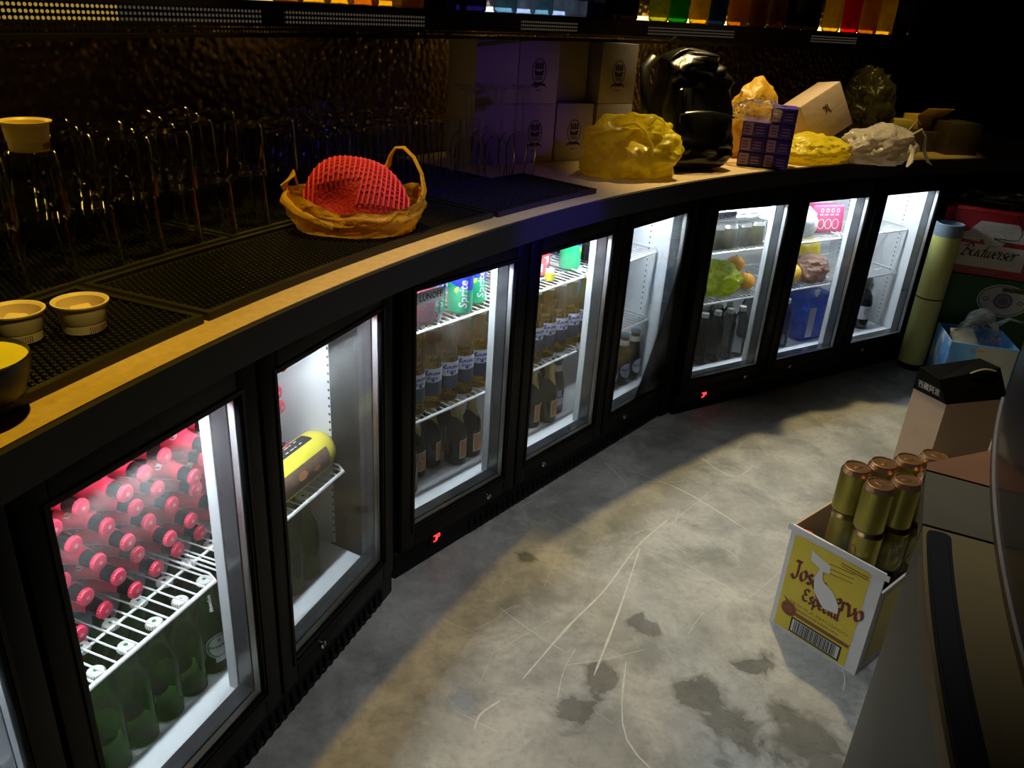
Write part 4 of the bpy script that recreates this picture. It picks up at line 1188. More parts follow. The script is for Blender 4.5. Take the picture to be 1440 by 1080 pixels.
# tilted pale gift bag
PALEBAG = mat('pale_pinkish_card', (.46, .34, .27), .55, var=.08, bump=.1, bscale=40)
t = thing('paper_bag', 'pale boxy paper bag with a small dark brush mark, tipped over', 'bag', M=T(1.085, 3.13, .970) @ RZ(.42) @ RY(-.52) @ RX(-.14))
MB().bbox(-.098, .085, -.06, .06, 0, .165, .006).build('bag_body', PALEBAG, t)
q = MB()
v_, f_ = pen([[(0, .5), (.6, .6)], [(.3, .9), (.25, .1), (.0, -.1)], [(.5, .9), (.55, .2), (.8, -.1)], [(.1, .25), (.7, .3)], [(-.1, .8), (.2, .7)]], .12, 40)
on_plane(q, ([(a.x * .034 - .012, a.y * .034) for a in v_], f_), (.0, -.0606, .09), (1, 0, 0), (0, 0, 1)); q.build('brush_mark', mat('dark_plum_ink', (.10, .02, .05), .5), t)
# dark glossy plastic bag behind
t = thing('plastic_bag', 'dark glossy plastic bag behind the pale paper bag', 'bag', M=T(1.335, 3.45, .9005) @ RZ(.3))
DKFILM = mat('dark_glossy_film', (.05, .045, .035), .2, bump=.6, bscale=40)
lump_obj('film', lump(.105, .085, .155, 61, .28, 8, flat=.2, sub=5), DKFILM, t)
# white carrier bag hanging over the edge
t = thing('carrier_bag', 'crumpled white plastic carrier bag at the counter edge with limp handles', 'bag', M=T(1.25, 3.025, .9005) @ RZ(.5))
bm = lump(.150, .088, .072, 71, .24, 5.5, flat=.28, sub=5)
lump_obj('film', bm, WFILM, t)
h = MB(); h.tube([(.07, -.05, .09), (.105, -.075, .125), (.13, -.08, .10), (.135, -.085, .05), (.15, -.10, .015), (.175, -.10, .004)], [.012, .006, .007, .010, .009, .003], 8, flat=.4)
h.tube([(.05, -.07, .075), (.055, -.098, .055), (.04, -.112, .02), (.02, -.118, .004)], [.012, .008, .010, .004], 8, flat=.4)
h.tube([(.10, -.02, .10), (.13, -.03, .15), (.145, -.035, .135)], [.008, .004, .003], 6, flat=.5)
h.build('limp_handles', WFILM, t)
# boxes at the right end
YBOX = mat('yellow_card_box', (.78, .55, .10), .5)
DKBOX = mat('dark_brown_box', (.05, .035, .025), .6)
def plain_box(name, label, M, sx, sy, sz, m, grp=None):
    t = thing(name, label, 'box', M=M, group=grp)
    b = MB().bbox(-sx / 2, sx / 2, -sy / 2, sy / 2, 0, sz, .002).build('box', m, t)
    q = MB(); q.box(-sx / 2, sx / 2, -.0008, .0008, sz, sz + .0004); q.build('lid_seam', INK, b)
    return t
plain_box('carton', 'dark brown flat carton under the yellow boxes', T(1.56, 3.47, .9005) @ RZ(.35), .26, .17, .075, DKBOX)
plain_box('carton', 'dark brown carton at the counter\'s far right, nearly black', T(1.70, 3.42, .9005) @ RZ(.22), .14, .13, .12, DKBOX)
t = plain_box('small_box', 'pale yellow slim box lying left of the bright yellow box', T(1.47, 3.47, .9765) @ RZ(.1), .13, .07, .035, mat('pale_yellow_card', (.72, .58, .22), .5))
t = plain_box('small_box', 'bright yellow box with open flap on the dark carton', T(1.595, 3.50, .9765) @ RZ(.3), .125, .08, .055, YBOX)
q = MB(); q.bbox(-.0625, .0625, -.001, .001, 0, .06, .0008, M=T(0, -.04, .055) @ RX(1.0)); q.build('flap', YBOX, t)

# ------------------------------------------------------------------ bottle shelf
SHELFM = mat('dark_shelf_steel', (.05, .045, .05), .35, .8)
sh = thing('bottle_shelf', 'long dark curved shelf with perforated metal fascia above the counter', 'shelf')
MB().arc(4.505, 4.775, 108, 166, 1.300, 1.312, 80).build('shelf_board', SHELFM, sh)
MB().arc(4.60, 4.612, 108, 166, 1.262, 1.300, 80).build('inner_channel', BLACKM, sh)
q = MB(); v = []; f = []
rows = 5; dz = .0092; z0 = 1.253; ncol = 500; th0, th1 = 108, 166; rF = 4.503
def pv(r, th, z):
    p = AP(r, th, z); v.append(p); return len(v) - 1
dth = (th1 - th0) / ncol
grid = {}
def corner(i, j):
    if (i, j) not in grid: grid[(i, j)] = pv(rF, th0 + dth * i, z0 + dz * j)
    return grid[(i, j)]
for i in range(ncol):
    for j in range(rows):
        c = [corner(i, j), corner(i + 1, j), corner(i + 1, j + 1), corner(i, j + 1)]
        if th0 + dth * i < 112 or th0 + dth * i > 164.5: f.append(tuple(c)); continue
        tc_ = th0 + dth * (i + .5); zc = z0 + dz * (j + .5); hw = dth * .33; hz = dz * .33
        m4 = [pv(rF, tc_ - hw, zc - hz * .5), pv(rF, tc_, zc - hz), pv(rF, tc_ + hw, zc - hz * .5), pv(rF, tc_ + hw, zc + hz * .5), pv(rF, tc_, zc + hz), pv(rF, tc_ - hw, zc + hz * .5)]
        f += [(c[0], c[1], m4[1], m4[0]), (c[1], m4[2], m4[1]), (c[1], c[2], m4[3], m4[2]), (c[2], c[3], m4[4], m4[3]), (c[3], m4[5], m4[4]), (c[3], c[0], m4[0], m4[5])]
q.add(v, f); q.build('perforated_fascia', SHELFM, sh, smooth=False)
MB().arc(4.498, 4.508, 108, 166, 1.299, 1.314, 80).arc(4.498, 4.508, 108, 166, 1.247, 1.2535, 80).build('fascia_trim', SHELFM, sh)
YLED = glow('yellow_led', (1.0, .64, .10), .32)
YLED2 = glow('dim_warm_led', (1.0, .80, .55), .05)
YLED3 = glow('bright_yellow_led', (1.0, .66, .14), 6.0)
WALLFILL = glow('added_wall_glow', (1.0, .64, .12), 19.0)  # added glow, unseen behind the fascia, to raise glints on the wall
COOLFILL = glow('added_cool_glow', (.55, .65, 1.0), 5.0)  # added cool glow so the teal and clear bottles show
MB().arc(4.745, 4.758, 134.0, 139.8, 1.313, 1.325, 12).build('led_or_fill_strip', COOLFILL, sh)  # added fill strip behind the pale bottles
for a, b, m_ in ((154.5, 160, YLED), (150.2, 154.5, YLED2), (143.6, 149.2, YLED2), (135.5, 138.5, YLED2), (125.5, 131, YLED2), (117, 120, YLED2)):
    MB().arc(4.575, 4.590, a, b, 1.268, 1.296, 12).build('led_or_fill_strip', m_, sh)
for a, b in ((154.5, 159), (123, 131), (143, 149.5), (112.5, 120)):
    MB().arc(4.745, 4.758, a, b, 1.313, 1.325, 12).build('led_or_fill_strip', YLED3, sh)
for a, b in ((156.5, 160.5), (147.0, 150.0), (126.5, 132), (136, 138.5)):
    MB().arc(4.760, 4.772, a, b, 1.288, 1.298, 12).build('led_or_fill_strip', WALLFILL, sh)  # added hidden strips grazing the hammered wall
# bottles on the shelf
P_LIQ = [(0, .003), (.030, 0), (.0350, .006), (.0350, .17), (.030, .195), (.014, .22), (.0130, .29), (.0145, .291), (.0145, .31), (0, .311)]
P_SQ = [(0, .003), (.033, 0), (.0375, .006), (.0375, .15), (.032, .18), (.013, .20), (.0130, .26), (.0150, .261), (.0150, .28), (0, .281)]
def liq(name, tint, **k): return clear(name, tint, .15, .05, .2, tint, 20, hmin=.45)
LQ = {'amber': liq('amber_spirit', (.62, .33, .06)), 'yellow': liq('yellow_spirit', (.80, .62, .12)), 'lime': liq('lime_liqueur', (.55, .62, .10)), 'green': liq('green_liqueur', (.03, .45, .10)), 'blue': liq('deep_blue_bottle', (.05, .10, .28)),
      'red': liq('red_liqueur', (.70, .04, .05)), 'clear': liq('clear_spirit', (.80, .86, .88)), 'teal': liq('pale_teal_spirit', (.45, .66, .66)), 'dark': liq('dark_spirit', (.06, .045, .04)), 'violet': liq('violet_dark_spirit', (.10, .07, .22)), 'brown': liq('brown_spirit', (.32, .17, .05))}
shape = {}
def shelf_bottle(kind, th, prof, label_mat, lab, r_=4.595):
    key = (kind, id(prof))
    if key not in shape: shape[key] = MB().lathe(prof, 18).mesh('glass_body', LQ[kind])
    R_ = max(p[0] for p in prof)
    lk_ = ('lab', id(prof), label_mat.name if label_mat else '')
    parts = [('glass_body', shape[key])]
    if label_mat:
        if lk_ not in shape:
            m = MB(); curved_patch(m, -.030, .030, .045, .12, R_ + .0007, 10); shape[lk_] = m.mesh('label', label_mat)
        parts.append(('label', shape[lk_]))
    ck = ('cap', id(prof))
    if ck not in shape:
        h_ = prof[-1][1]; shape[ck] = MB().lathe([(.016, h_ - .03), (.016, h_ + .002), (.014, h_ + .004), (0, h_ + .004)], 14).mesh('cap', INK)
    parts.append(('cap', shape[ck]))
    spawn('spirit_bottle', lab, 'bottle', T(*AP(r_, th, 1.3125)) @ RZ(facing(th)), parts, 'spirit bottles on the shelf')
seq = [(149.0, 'amber', P_LIQ), (148.0, 'yellow', P_SQ), (147.05, 'yellow', P_LIQ), (146.05, 'amber', P_SQ), (145.05, 'yellow', P_SQ), (144.05, 'amber', P_SQ),
       (143.0, 'dark', P_LIQ), (142.0, 'violet', P_SQ), (141.0, 'violet', P_SQ), (139.35, 'teal', P_LIQ), (138.35, 'clear', P_LIQ), (137.35, 'teal', P_LIQ), (136.35, 'clear', P_LIQ), (135.4, 'clear', P_LIQ), (134.4, 'violet', P_LIQ), (133.4, 'dark', P_SQ), (132.3, 'dark', P_LIQ),
       (130.35, 'lime', P_LIQ), (129.1, 'green', P_LIQ), (127.75, 'yellow', P_LIQ), (126.6, 'blue', P_LIQ), (125.2, 'amber', P_SQ), (123.9, 'brown', P_SQ), (122.6, 'brown', P_LIQ), (121.4, 'dark', P_SQ), (120.2, 'dark', P_LIQ),
       (118.75, 'yellow', P_LIQ), (117.45, 'red', P_LIQ), (116.2, 'amber', P_SQ), (115.1, 'yellow', P_SQ), (114.0, 'dark', P_LIQ), (112.8, 'dark', P_SQ)]
cw = {'amber': 'amber', 'yellow': 'bright yellow', 'lime': 'lime-yellow', 'green': 'bright green', 'blue': 'deep blue', 'red': 'bright red', 'clear': 'clear', 'teal': 'pale teal', 'dark': 'nearly black', 'violet': 'violet-dark', 'brown': 'brown'}
cnt = {}
for th, k, pr_ in seq:
    cnt[k] = cnt.get(k, 0) + 1
    lm = {'teal': PAPER, 'clear': PAPER, 'dark': None, 'violet': BLUEPAPER}.get(k)
    if k == 'dark' and cnt[k] % 2 == 0: lm = SLATE
    tot = sum(1 for q in seq if q[1] == k)
    shelf_bottle(k, th, pr_, lm, '%s bottle on the high shelf%s' % (cw[k], '' if tot == 1 else ', %s of its colour from the left' % ORD[cnt[k] - 1]))
# ------------------------------------------------------------------ far right: cartons, tube, blue box
BUDRED = mat('deep_red_carton', (.36, .012, .02), .45, var=.15)
OFFW = mat('off_white_print', (.62, .58, .54), .5, var=.1, scale=60)
FADE = mat('grey_line_print', (.30, .28, .26), .5)
OCHRE = mat('ochre_print', (.55, .35, .12), .5)
GREENC = mat('dark_green_carton', (.015, .11, .03), .5, var=.2, scale=10)
LIMEP = mat('lime_print', (.30, .42, .05), .5)
ang = math.atan2(-.112, .291)
t = thing('beer_carton', 'dark green beer carton standing on the floor, with oval hop emblem', 'carton', M=T(1.779, 3.384, 0) @ RZ(ang))
MB().bbox(0, .46, 0, .30, 0, .425, .004).build('box', GREENC, t)
q = MB()
e0 = (.265, -.0008, .335)
on_plane(q, ell2d(.098, .070, 32), e0, (1, 0, 0), (0, 0, 1), 0)
on_plane(q, ring2d(.092, .064, .004, 32), (.265, -.0012, .335), (1, 0, 0), (0, 0, 1), 1)
on_plane(q, ell2d(.036, .034, 24), (.265, -.0012, .335), (1, 0, 0), (0, 0, 1), 2)
on_plane(q, ring2d(.026, .024, .006, 20), (.265, -.0016, .335), (1, 0, 0), (0, 0, 1), 3)
for k in (-1, 1): on_plane(q, shift2d(ring2d(.012, .009, .004, 12), .064 * k, 0), (.265, -.0014, .335), (1, 0, 0), (0, 0, 1), 1)
on_plane(q, poly2d([(.29, .395), (.44, .395), (.40, .33), (.33, .385)]), (0, -.0010, 0), (1, 0, 0), (0, 0, 1), 4)
on_plane(q, rect2d(.25, .33, .375, .392), (0, -.0013, 0), (1, 0, 0), (0, 0, 1), 5)
q.build('oval_emblem', [OFFW, GREENINK, mat('grey_plum_print', (.16, .13, .17), .5), FADE, LIMEP, DKLABEL], t)
t = thing('beer_carton', 'deep red beer carton with white bow-tie label, on the green carton', 'carton', M=T(1.776, 3.389, .4255) @ RZ(ang))
MB().bbox(0, .46, 0, .28, 0, .262, .004).build('box', BUDRED, t)
q = MB()
F = lambda tt, mi, o=-.0008: on_plane(q, tt, (0, o, 0), (1, 0, 0), (0, 0, 1), mi)
F(poly2d([(.050, .035), (.300, .035), (.300, .130), (.050, .130)]), 0)
# bow-tie scroll with a round seal
F(poly2d([(.045, .145), (.120, .140), (.120, .185), (.085, .190), (.045, .165)]), 0)
F(poly2d([(.075, .190), (.105, .225), (.240, .225), (.262, .205), (.230, .150), (.110, .150)]), 0)
F(poly2d([(.22, .150), (.32, .150), (.33, .165), (.29, .195), (.262, .205)]), 0)
for k in range(7): F(rect2d(.115, .235, .160 + .008 * k, .1615 + .008 * k), 1, -.0011)
F(ell2d(.042, .038, 28, .172, .158), 0, -.0014)
for rr_ in (.040, .033, .020): F(shift2d(ring2d(rr_, rr_ * .9, .002, 28), .172, .158), 1, -.0018)
F(ell2d(.008, .007, 12, .172, .160), 1, -.0018)
v_, f_ = script_text('Budweiser', .030, .200, w=.20, ang=30, shear=.42, k=5)
F(shift2d((v_, f_), .165, .078), 2, -.0014)
F(rect2d(.315, .46, .075, .13), 3); F(rect2d(.315, .46, .035, .072), 0)
for k in range(3): F(rect2d(.33, .42, .042 + .009 * k, .045 + .009 * k), 1, -.0012)
for k in range(9): F(rect2d(.110 + .011 * k, .118 + .011 * k, .0165, .0205), 1)
q.build('label_print', [OFFW, FADE, INK, OCHRE], t)
q = MB(); q.bbox(0, .40, -.004, .004, 0, .016, .003, M=T(.002, 0, .262)); q.bbox(-.035, .0, -.003, .003, .0, .10, .002, M=T(0, .0, .168) @ RZ(.25)); q.build('torn_flap', mat('bright_red_flap', (.55, .02, .03), .4), t)
# wire loop lying over the carton
q = MB(); q.tube([(.225, -.004, .262), (.245, -.006, .235), (.262, -.004, .19), (.255, -.006, .165), (.225, -.004, .160), (.19, -.005, .163), (.17, -.004, .158)], .0016, 5); q.tube([(.17, -.004, .158), (.20, -.005, .15), (.235, -.005, .145), (.25, -.004, .136), (.23, -.004, .137)], .0016, 5)
tag(q.build('wire', INK, M=T(1.776, 3.389, .4255) @ RZ(ang)), 'thin black wire hanging down the front of the red beer carton', 'wire')
t = thing('plastic_bag', 'black crumpled plastic bag on top of the red beer carton', 'bag', M=T(2.02, 3.42, .690) @ RZ(ang))
lump_obj('film', lump(.17, .09, .055, 81, .3, 9, flat=.3), DKFILM, t)
# yellow-green cardboard tube
TUBEY = mat('yellow_green_wrapped_tube', (.50, .52, .16), .45, var=.06)
TUBEB = mat('grey_blue_band', (.16, .22, .28), .5)
t = thing('cardboard_tube', 'pale yellow-green upright tube with grey-blue top beside the far fridge', 'tube', M=T(1.742, 3.331, 0))
MB().lathe([(0, .022), (.053, .022), (.0545, .024), (.0545, .585), (.053, .586)], 32).build('tube_body', TUBEY, t)
MB().lathe([(.0548, .585), (.0548, .635), (.051, .637), (.051, .60), (0, .60)], 32).build('top_band', TUBEB, t)
MB().lathe([(0, 0), (.054, 0), (.0565, .004), (.0565, .024), (.0545, .026)], 32).build('base_ring', BLACKM, t)
MB().lathe([(.0547, .318), (.0554, .320), (.0554, .3225), (.0547, .3245)], 32).build('joint_line', DKBOX, t)
# blue box with clear bag
BLUEB = mat('sky_blue_carton', (.10, .32, .72), .5, var=.12)
def cloudy():
    m = mat('blue_cloud_print', (.12, .36, .78), .5)
    nt = m.node_tree; N = nt.nodes; L = nt.links
    tc = N.new('ShaderNodeTexCoord'); nz = N.new('ShaderNodeTexNoise'); nz.inputs['Scale'].default_value = 14; nz.inputs['Detail'].default_value = 5
    L.new(tc.outputs['Object'], nz.inputs['Vector'])
    cr = N.new('ShaderNodeValToRGB'); cr.color_ramp.elements[0].position = .45; cr.color_ramp.elements[0].color = (.10, .34, .80, 1); cr.color_ramp.elements[1].position = .62; cr.color_ramp.elements[1].color = (.62, .72, .85, 1)
    L.new(nz.outputs['Fac'], cr.inputs[0]); L.new(cr.outputs[0], N['Principled BSDF'].inputs['Base Color']); return m
Lp = Vector((1.800, 3.300, 0)); Np = Vector((1.741, 3.066, 0)); Rp = Vector((1.985, 3.012, 0))
u1 = (Rp - Np).normalized(); an1 = math.atan2(u1.y, u1.x)
t = thing('open_carton', 'open sky-blue carton with cloud print holding a clear bag', 'carton', M=T(*Np) @ RZ(an1))
Wb, Db, Hb = (Rp - Np).length, .235, .222
side = MB().box(0, .004, 0, Db, 0, Hb).build('side_panel', cloudy(), t, smooth=False)
q = MB(); q.box(.004, Wb - .004, 0, .004, 0, Hb); q.build('front_panel', BLUEB, t, smooth=False)
q = MB(); q.box(Wb - .004, Wb, 0, Db, 0, Hb); q.build('side_panel', BLUEB, t, smooth=False)
q = MB(); q.box(.004, Wb - .004, Db - .004, Db, 0, Hb); q.box(.004, Wb - .004, .004, Db - .004, .002, .005); q.build('back_panel', BLUEB, t, smooth=False)
q = MB(); q.box(.10, Wb - .004, -.0008, -.0002, .02, Hb - .004); q.build('grey_print', mat('pale_grey_print', (.34, .36, .34), .5), t, smooth=False)
q = MB(); on_plane(q, ell2d(.009, .006, 14, .085, Hb - .024), (0, -.0012, 0), (1, 0, 0), (0, 0, 1)); on_plane(q, rect2d(.098, .130, Hb - .027, Hb - .021), (0, -.0012, 0), (1, 0, 0), (0, 0, 1)); q.build('small_mark', mat('faded_red_print', (.40, .18, .22), .5), t)
t = thing('clear_bag', 'clear plastic bag with papers sticking out of the blue carton', 'bag', M=T(*Np) @ RZ(an1) @ T(Wb * .48, Db * .5, .04))
bm = lump(.094, .080, .135, 91, .18, 8, flat=.15, pinch=.25)
lump_obj('film', bm, CFILM, t)
q = MB(); q.tube([(.05, 0, .23), (.09, -.02, .275), (.14, -.03, .27), (.20, -.03, .30)], [.03, .014, .012, .02], 10, flat=.35); q.build('twisted_neck', CFILM, t)
q = MB()
for k in range(3): q.box(-.05, .05, -.0006, .0006, 0, .12, 0, T(-.02 + .012 * k, -.02 + .02 * k, .10) @ RZ(.3) @ RX(-.75 - .1 * k))
q.build('paper_sheets', mat('yellowed_paper', (.72, .68, .50), .6), t)
# kraft carry box with black top
KRAFT = mat('kraft_board', (.42, .29, .20), .6, var=.1)
Lk = Vector((1.290, 2.402, 0)); Fk = Vector((1.345, 2.291, 0)); 
dR = Vector((.169, .056, 0)).normalized()
wR, hS, hT = .235, .300, .372
t = thing('carry_box', 'kraft carry box with a black top flap and grip hole, on the floor', 'carton', M=T(0, 0, 0))
A, B_ = Fk, Fk + dR * wR
C_, D_ = Lk + dR * wR, Lk
def wall_of(p, q_, z0, z1, th_=.004):
    return [(p.x, p.y, z0), (q_.x, q_.y, z0), (q_.x, q_.y, z1), (p.x, p.y, z1)]
q = MB(); P8 = [(*p.xy, z) for z in (0, hS) for p in (A, B_, C_, D_)]
q.add(P8, [(0, 3, 2, 1), (0, 1, 5, 4), (1, 2, 6, 5), (2, 3, 7, 6), (3, 0, 4, 7), (4, 5, 6, 7)]); q.build('box_body', KRAFT, t, smooth=False)
q = MB(); ov = .004
ctr_ = (A + B_ + C_ + D_) / 4
ex = [p + (p - ctr_).normalized() * ov for p in (A, B_, C_, D_)]
m1 = (A + D_) / 2; m2 = (B_ + C_) / 2
top1 = D_ * .55 + A * .45; top2 = C_ * .55 + B_ * .45
V8 = [(*p.xy, hS - .002) for p in ex] + [(A.x * .6 + D_.x * .4, A.y * .6 + D_.y * .4, hT - .012), (B_.x * .6 + C_.x * .4, B_.y * .6 + C_.y * .4, hT + .012), (*C_.xy, hT + .014), (*D_.xy, hT)]
q.add(V8, [(0, 1, 5, 4), (1, 2, 6, 5), (2, 3, 7, 6), (3, 0, 4, 7), (4, 5, 6, 7)]); q.build('black_top', BLACK, t, smooth=False)
q = MB(); c0 = (Vector(V8[4]) + Vector(V8[5])) / 2 + dR * .045
q.tube([c0 + dR * (-.05 + .01 * k) + Vector((0, 0, .004 + .010 * sin(pi * k / 10))) + Vector((.002, -.006, 0)) for k in range(11)], .0025, 6); q.build('grip_edge', mat('pale_cut_board', (.45, .42, .34), .6), t)
q = MB(); uL = (A - D_).normalized(); nrm = Vector((uL.y, -uL.x, 0)) 
if nrm.dot(ctr_ - D_) > 0: nrm = -nrm
pa = Vector(V8[3]); pb = Vector(V8[0]); pc = Vector(V8[4]); pd = Vector(V8[7])
upv = ((pd + pc) / 2 - (pa + pb) / 2).normalized(); nface = uL.cross(upv)
if nface.dot(pa - ctr_) < 0: nface = -nface
on_plane(q, plain_text('西藏阿波', .026, .080), (pa + pb) / 2 + upv * .024 + nface * .0012, uL, upv)
q.build('lettering', mat('silver_grey_print', (.35, .34, .30), .5), t)

# ------------------------------------------------------------------ tequila carton with gold cans
TYEL = mat('yellow_carton_print', (.62, .47, .04), .5, var=.1)
TWHITE = mat('white_carton_edge', (.66, .63, .60), .6, var=.08)
TBROWN = mat('brown_print', (.22, .08, .03), .5)
MARO = mat('maroon_print', (.14, .02, .02), .5)
Lc = Vector((.671, 1.589, 0)); Fc = Vector((.822, 1.421, 0))
uc = (Fc - Lc).normalized(); Wc = (Fc - Lc).length; ac = math.atan2(uc.y, uc.x); Dc, Hc = .178, .286
t = thing('tequila_carton', 'torn yellow and white tequila carton on the floor, open at the top', 'carton', M=T(*Lc) @ RZ(ac))
q = MB(); q.box(0, Wc, 0, .005, 0, Hc); q.build('front_panel', TWHITE, t, smooth=False)
q = MB(); q.box(Wc - .005, Wc, .005, Dc, 0, .2285); q.build('side_panel', TWHITE, t, smooth=False)
q = MB(); q.box(0, .005, .005, Dc, 0, Hc); q.box(.005, Wc - .005, Dc - .005, Dc, 0, Hc + .01); q.box(.005, Wc - .005, .005, Dc - .005, .001, .006); q.build('back_panel', KRAFT, t, smooth=False)
q = MB()
Fp = lambda tt, mi=0, o=-.0008: on_plane(q, tt, (0, o, 0), (1, 0, 0), (0, 0, 1), mi)
Fp(poly2d([(.012, .006), (Wc - .028, .006), (Wc - .028, .268), (.150, .268), (.03, .268), (.012, .262)]), 0)
q.build('yellow_field', TYEL, t)
q = MB(); on_plane(q, rect2d(.028, Dc - .004, .022, .215), (Wc + .0008, 0, 0), (0, 1, 0), (0, 0, 1)); q.build('yellow_side_field', TYEL, t)
q = MB()
Fp(shift2d(script_text('Jose', .028, .068, w=.30, ang=50), .062, .160), 0, -.0014)
Fp(shift2d(script_text('Cuervo', .028, .118, w=.30, ang=50), .150, .140), 0, -.0014)
Fp(shift2d(script_text('Especial', .021, .095, w=.30, ang=50), .112, .112), 0, -.0014)
Fp(shift2d(plain_text('TEQUILA REPOSADO', .011, .150, 0), .112, .090), 1, -.0014)
Fp(shift2d(plain_text('HECHO CON AGAVE AZUL', .007, .110, .02), .112, .077), 0, -.0014)
Fp(rect2d(.055, Wc - .030, .058, .068), 1, -.0012)
Fp(ell2d(.020, .020, 26, .040, .068), 1, -.0016); Fp(poly2d([(.020, .096), (.032, .082), (.05, .082), (.036, .090)]), 1, -.0015)
Fp(shift2d(ring2d(.014, .014, .002, 20), .040, .068), 0, -.0020)
for k in range(3): Fp(poly2d([(.105, .215 + .012 * k), (.165, .222 + .012 * k), (.165, .224 + .012 * k), (.105, .217 + .012 * k)]), 1, -.0012)
Fp(rect2d(.13, .195, .256, .2585), 1, -.0012); Fp(rect2d(.13, .195, .250, .252), 1, -.0012)
q.build('lettering', [MARO, TBROWN], t)
q = MB(); Fp(rect2d(.052, .182, .010, .052), 0, -.0012); Fp(rect2d(.056, .178, .014, .048), 1, -.0016)
x = .062
random.seed(11)
while x < .170:
    w_ = random.choice((.0012, .002, .003)); Fp(rect2d(x, x + w_, .015, .047), 0, -.0020); x += w_ + random.choice((.0012, .002))
q.build('barcode', [INK, TWHITE], t)
q = MB()
Fp(poly2d([(.060, .250), (.110, .235), (.112, .215), (.096, .212), (.100, .190), (.130, .176), (.150, .150), (.152, .128), (.118, .122), (.088, .150), (.080, .185), (.088, .215), (.062, .225)]), 0, -.0024)
q.build('torn_patch', TWHITE, t)
q = MB(); 
for k in range(14):
    x = Wc * k / 13; q.add([(x - .010, -.001, Hc - .016 - .003 * noise.noise((k * 1.7, 0, 0))), (x + .010, -.001, Hc - .016 - .003 * noise.noise((k * 1.7 + 1.7, 0, 0))), (x + .010, -.001, Hc), (x - .010, -.001, Hc)], [(0, 1, 2, 3)])
q.build('worn_edge', TWHITE, t)
# bottles standing in the carton
for k in range(6):
    i, j = k % 3, k // 3
    x, y = .045 + .07 * i, .050 + .075 * j
    tt = spawn('tequila_bottle', 'dark bottle inside the torn yellow carton, %s row, %s from left' % (ORD[j], ORD[i]), 'bottle', T(*Lc) @ RZ(ac) @ T(x, y, .0065) @ Matrix.Scale(.93, 4), [('glass_body', wb), ('neck_capsule', None)][:1], 'bottles inside the torn carton')
t = thing('screw_cap', 'small bright red cap at the left corner inside the torn carton', 'cap', M=T(*Lc) @ RZ(ac) @ T(.024, .035, .245))
MB().lathe([(.010, 0), (.0115, .002), (.0115, .016), (.010, .018), (0, .018)], 18).build('cap_body', REDSTAR, t)
MB().lathe([(.0095, -.002), (.0095, .002)], 14).build('cap_lip', WHITE, t)
GOLDC = mat('gold_can_print', (.38, .33, .06), .3, .7, var=.3, scale=25)
COPTOP = mat('coppery_can_lid', (.42, .24, .13), .3, .85, var=.2)
gp = can_profile(.0325, .115)
gcan = [('can_body', MB().lathe(gp[:5], 24).mesh('can_body', GOLDC))]
l_ = MB().lathe(gp[4:], 24); l_.bbox(-.004, .004, -.012, .008, .112, .1135, .0005)
gb = MB(); on_cyl(gb, ell2d(.010, .016, 16), .0328, .06); on_cyl(gb, rect2d(-.02, .02, -.001, .001), .0328, .04)
gcan[0] = ('can_body', gcan[0][1], [('print', gb.mesh('print', TBROWN))])
gcan.append(('can_lid', l_.mesh('can_lid', COPTOP)))
du = Vector((.0685, .026, 0)); dv = Vector((-.024, .0685, 0)); o0 = Vector((.790, 1.492, 0))
CZ = .2335
for lay in range(2):
    for j in range(2):
        for i in range(4):
            p = o0 + du * i + dv * j + (Vector((.0125, .0105, 0)) if lay == 0 else Vector((.004, .004, 0)))
            spawn('beer_can', 'gold can over the torn carton, %s layer, %s row, %s from the left' % (['lower', 'upper'][lay], ['near', 'far'][j], ORD[i]), 'can', T(p.x, p.y, CZ + .1155 * lay) @ RZ(random.uniform(0, 6)), gcan, 'gold cans')
t = thing('shrink_wrap', 'clear torn shrink film around the lower gold cans', 'packaging', M=T(*(o0 + du * 1.5 + dv * .5 + Vector((.016, .014, CZ)))) @ RZ(math.atan2(du.y, du.x)))
q = MB()
v = []; f = []
n_ = 48
for j in range(5):
    for i in range(n_):
        a = 2 * pi * i / n_; e = .4
        cx_ = math.copysign(abs(cos(a)) ** e, cos(a)); cy_ = math.copysign(abs(sin(a)) ** e, sin(a))
        k = 1 + .02 * noise.noise((cx_ * 4, cy_ * 4, j)) 
        v.append((cx_ * .147 * k, cy_ * .072 * k, .0 + .024 * j + (.012 * noise.noise((cx_ * 3, cy_ * 3, 7)) if j == 4 else 0)))
for j in range(4):
    for i in range(n_): f.append((j * n_ + i, j * n_ + (i + 1) % n_, (j + 1) * n_ + (i + 1) % n_, (j + 1) * n_ + i))
q.add(v, f); q.build('film', WRAP, t)

# ------------------------------------------------------------------ bar on the right
OLIVE = mat('olive_grey_metal_face', (.050, .052, .042), .55, .2, var=.15, scale=6)
BROWNTOP = mat('brown_worktop', (.15, .105, .030), .6, var=.2, scale=10, bump=.05)
OLIVETOP = mat('olive_worktop', (.085, .070, .036), .6, var=.2, scale=10)
ORANGEP = mat('orange_plywood', (.20, .085, .03), .6, var=.25, scale=20)
VENEER = mat('dark_reddish_veneer', (.035, .016, .018), .35, var=.5, scale=7, coat=.2)
EDGE = mat('grey_edge_highlight', (.20, .17, .13), .5)  # pale tone painted as the highlight along the raised back's base
bar = thing('front_bar', 'dark curved bar at the right with brown worktop and raised reddish back', 'bar')
MB().arc(2.60, 3.128, 153.0, 176, .06, .765, 60).build('front_panel', OLIVE, bar)
MB().arc(2.64, 3.10, 153.0, 176, 0, .06, 60).build('plinth', BLACKM, bar)
MB().arc(3.064, 3.146, 156.35, 176, .765, .79, 40).build('worktop_panel', BROWNTOP, bar)
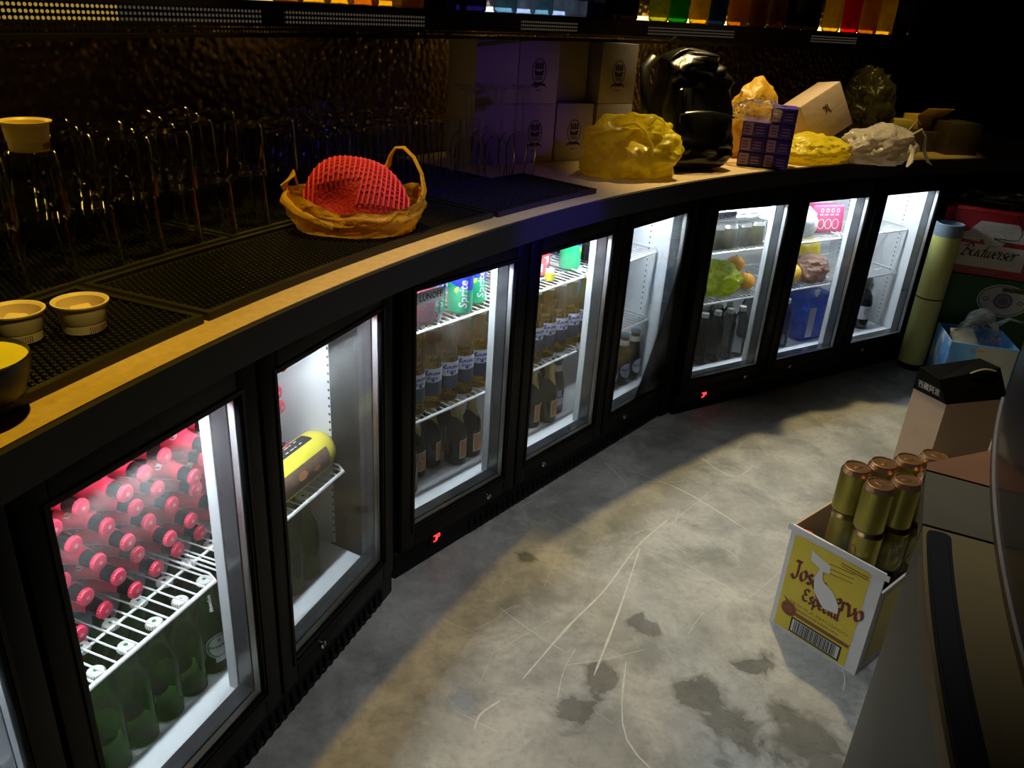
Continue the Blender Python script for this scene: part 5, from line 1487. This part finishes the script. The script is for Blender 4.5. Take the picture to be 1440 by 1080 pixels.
MB().arc(3.064, 3.146, 153.6, 156.25, .765, .79, 16).build('worktop_panel', OLIVETOP, bar)
q = MB(); W4 = [AP(3.146, 153.5), AP(3.146, 153.1), AP(3.064, 151.2), AP(3.064, 153.5)]
q.add([(*p.xy, z) for z in (.765, .79) for p in W4], [(3, 2, 1, 0), (4, 5, 6, 7), (0, 1, 5, 4), (1, 2, 6, 5), (2, 3, 7, 6), (3, 0, 4, 7)])
q.build('worktop_panel', ORANGEP, bar)
MB().arc(3.02, 3.064, 147.5, 176, .765, 1.10, 60).build('raised_back', VENEER, bar)
MB().arc(2.55, 3.070, 147.5, 176, 1.10, 1.14, 60).build('bar_top', VENEER, bar)
MB().arc(3.0635, 3.068, 147.5, 176, .79, .80, 60).build('edge_highlight', EDGE, bar)  # thin strip carrying the painted edge highlight
q = MB(); q.lathe([(.011, 0), (.011, .010), (.009, .012), (0, .012)], 18, M=T(*AP(3.064, 162.6, .87)) @ RZ(R(162.6)) @ RY(pi / 2)); q.build('knob', INK, bar)
# long strip mat on the worktop edge, rounded at its far end
t = thing('strip_mat', 'narrow black rubber strip mat along the bar\'s worktop edge', 'mat')
q = MB(); v = []; f = []
n_ = 50; ra, rb = 3.116, 3.142; ta, tb = 156.6, 175.5
prof = []
for i in range(n_ + 1):
    th = ta + (tb - ta) * i / n_
    dcur = R(th - ta) * 3.13
    rc_ = .008
    k = 0 if dcur >= rc_ else rc_ - math.sqrt(max(0, rc_ ** 2 - (rc_ - dcur) ** 2))
    prof.append((th, ra + k, rb - k))
ex_ = [ta + (tb - ta) / n_ * x for x in (.15, .35, .6)]
prof = [(ta, ra + .008, rb - .008)] + [(th, ra + .008 - math.sqrt(max(0, .008 ** 2 - (.008 - R(th - ta) * 3.13) ** 2)) if R(th - ta) * 3.13 < .008 else ra, rb - .008 + math.sqrt(max(0, .008 ** 2 - (.008 - R(th - ta) * 3.13) ** 2)) if R(th - ta) * 3.13 < .008 else rb) for th in ex_] + prof[1:]
for th, a, b in prof: v += [AP(a, th, .7903), AP(b, th, .7903), AP(b, th, .7955), AP(a, th, .7955)]
for i in range(len(prof) - 1):
    for k in range(4): f.append((4 * i + k, 4 * i + (k + 1) % 4, 4 * i + 4 + (k + 1) % 4, 4 * i + 4 + k))
f.append((3, 2, 1, 0)); L4 = 4 * (len(prof) - 1); f.append((L4, L4 + 1, L4 + 2, L4 + 3))
q.add(v, f); q.build('mat_base', RUBBER, t)
q = MB(); q.arc(3.118, 3.120, ta + .5, tb, .7955, .7968, 40); q.arc(3.138, 3.140, ta + .5, tb, .7955, .7968, 40); q.build('raised_rims', RUBBER, t)
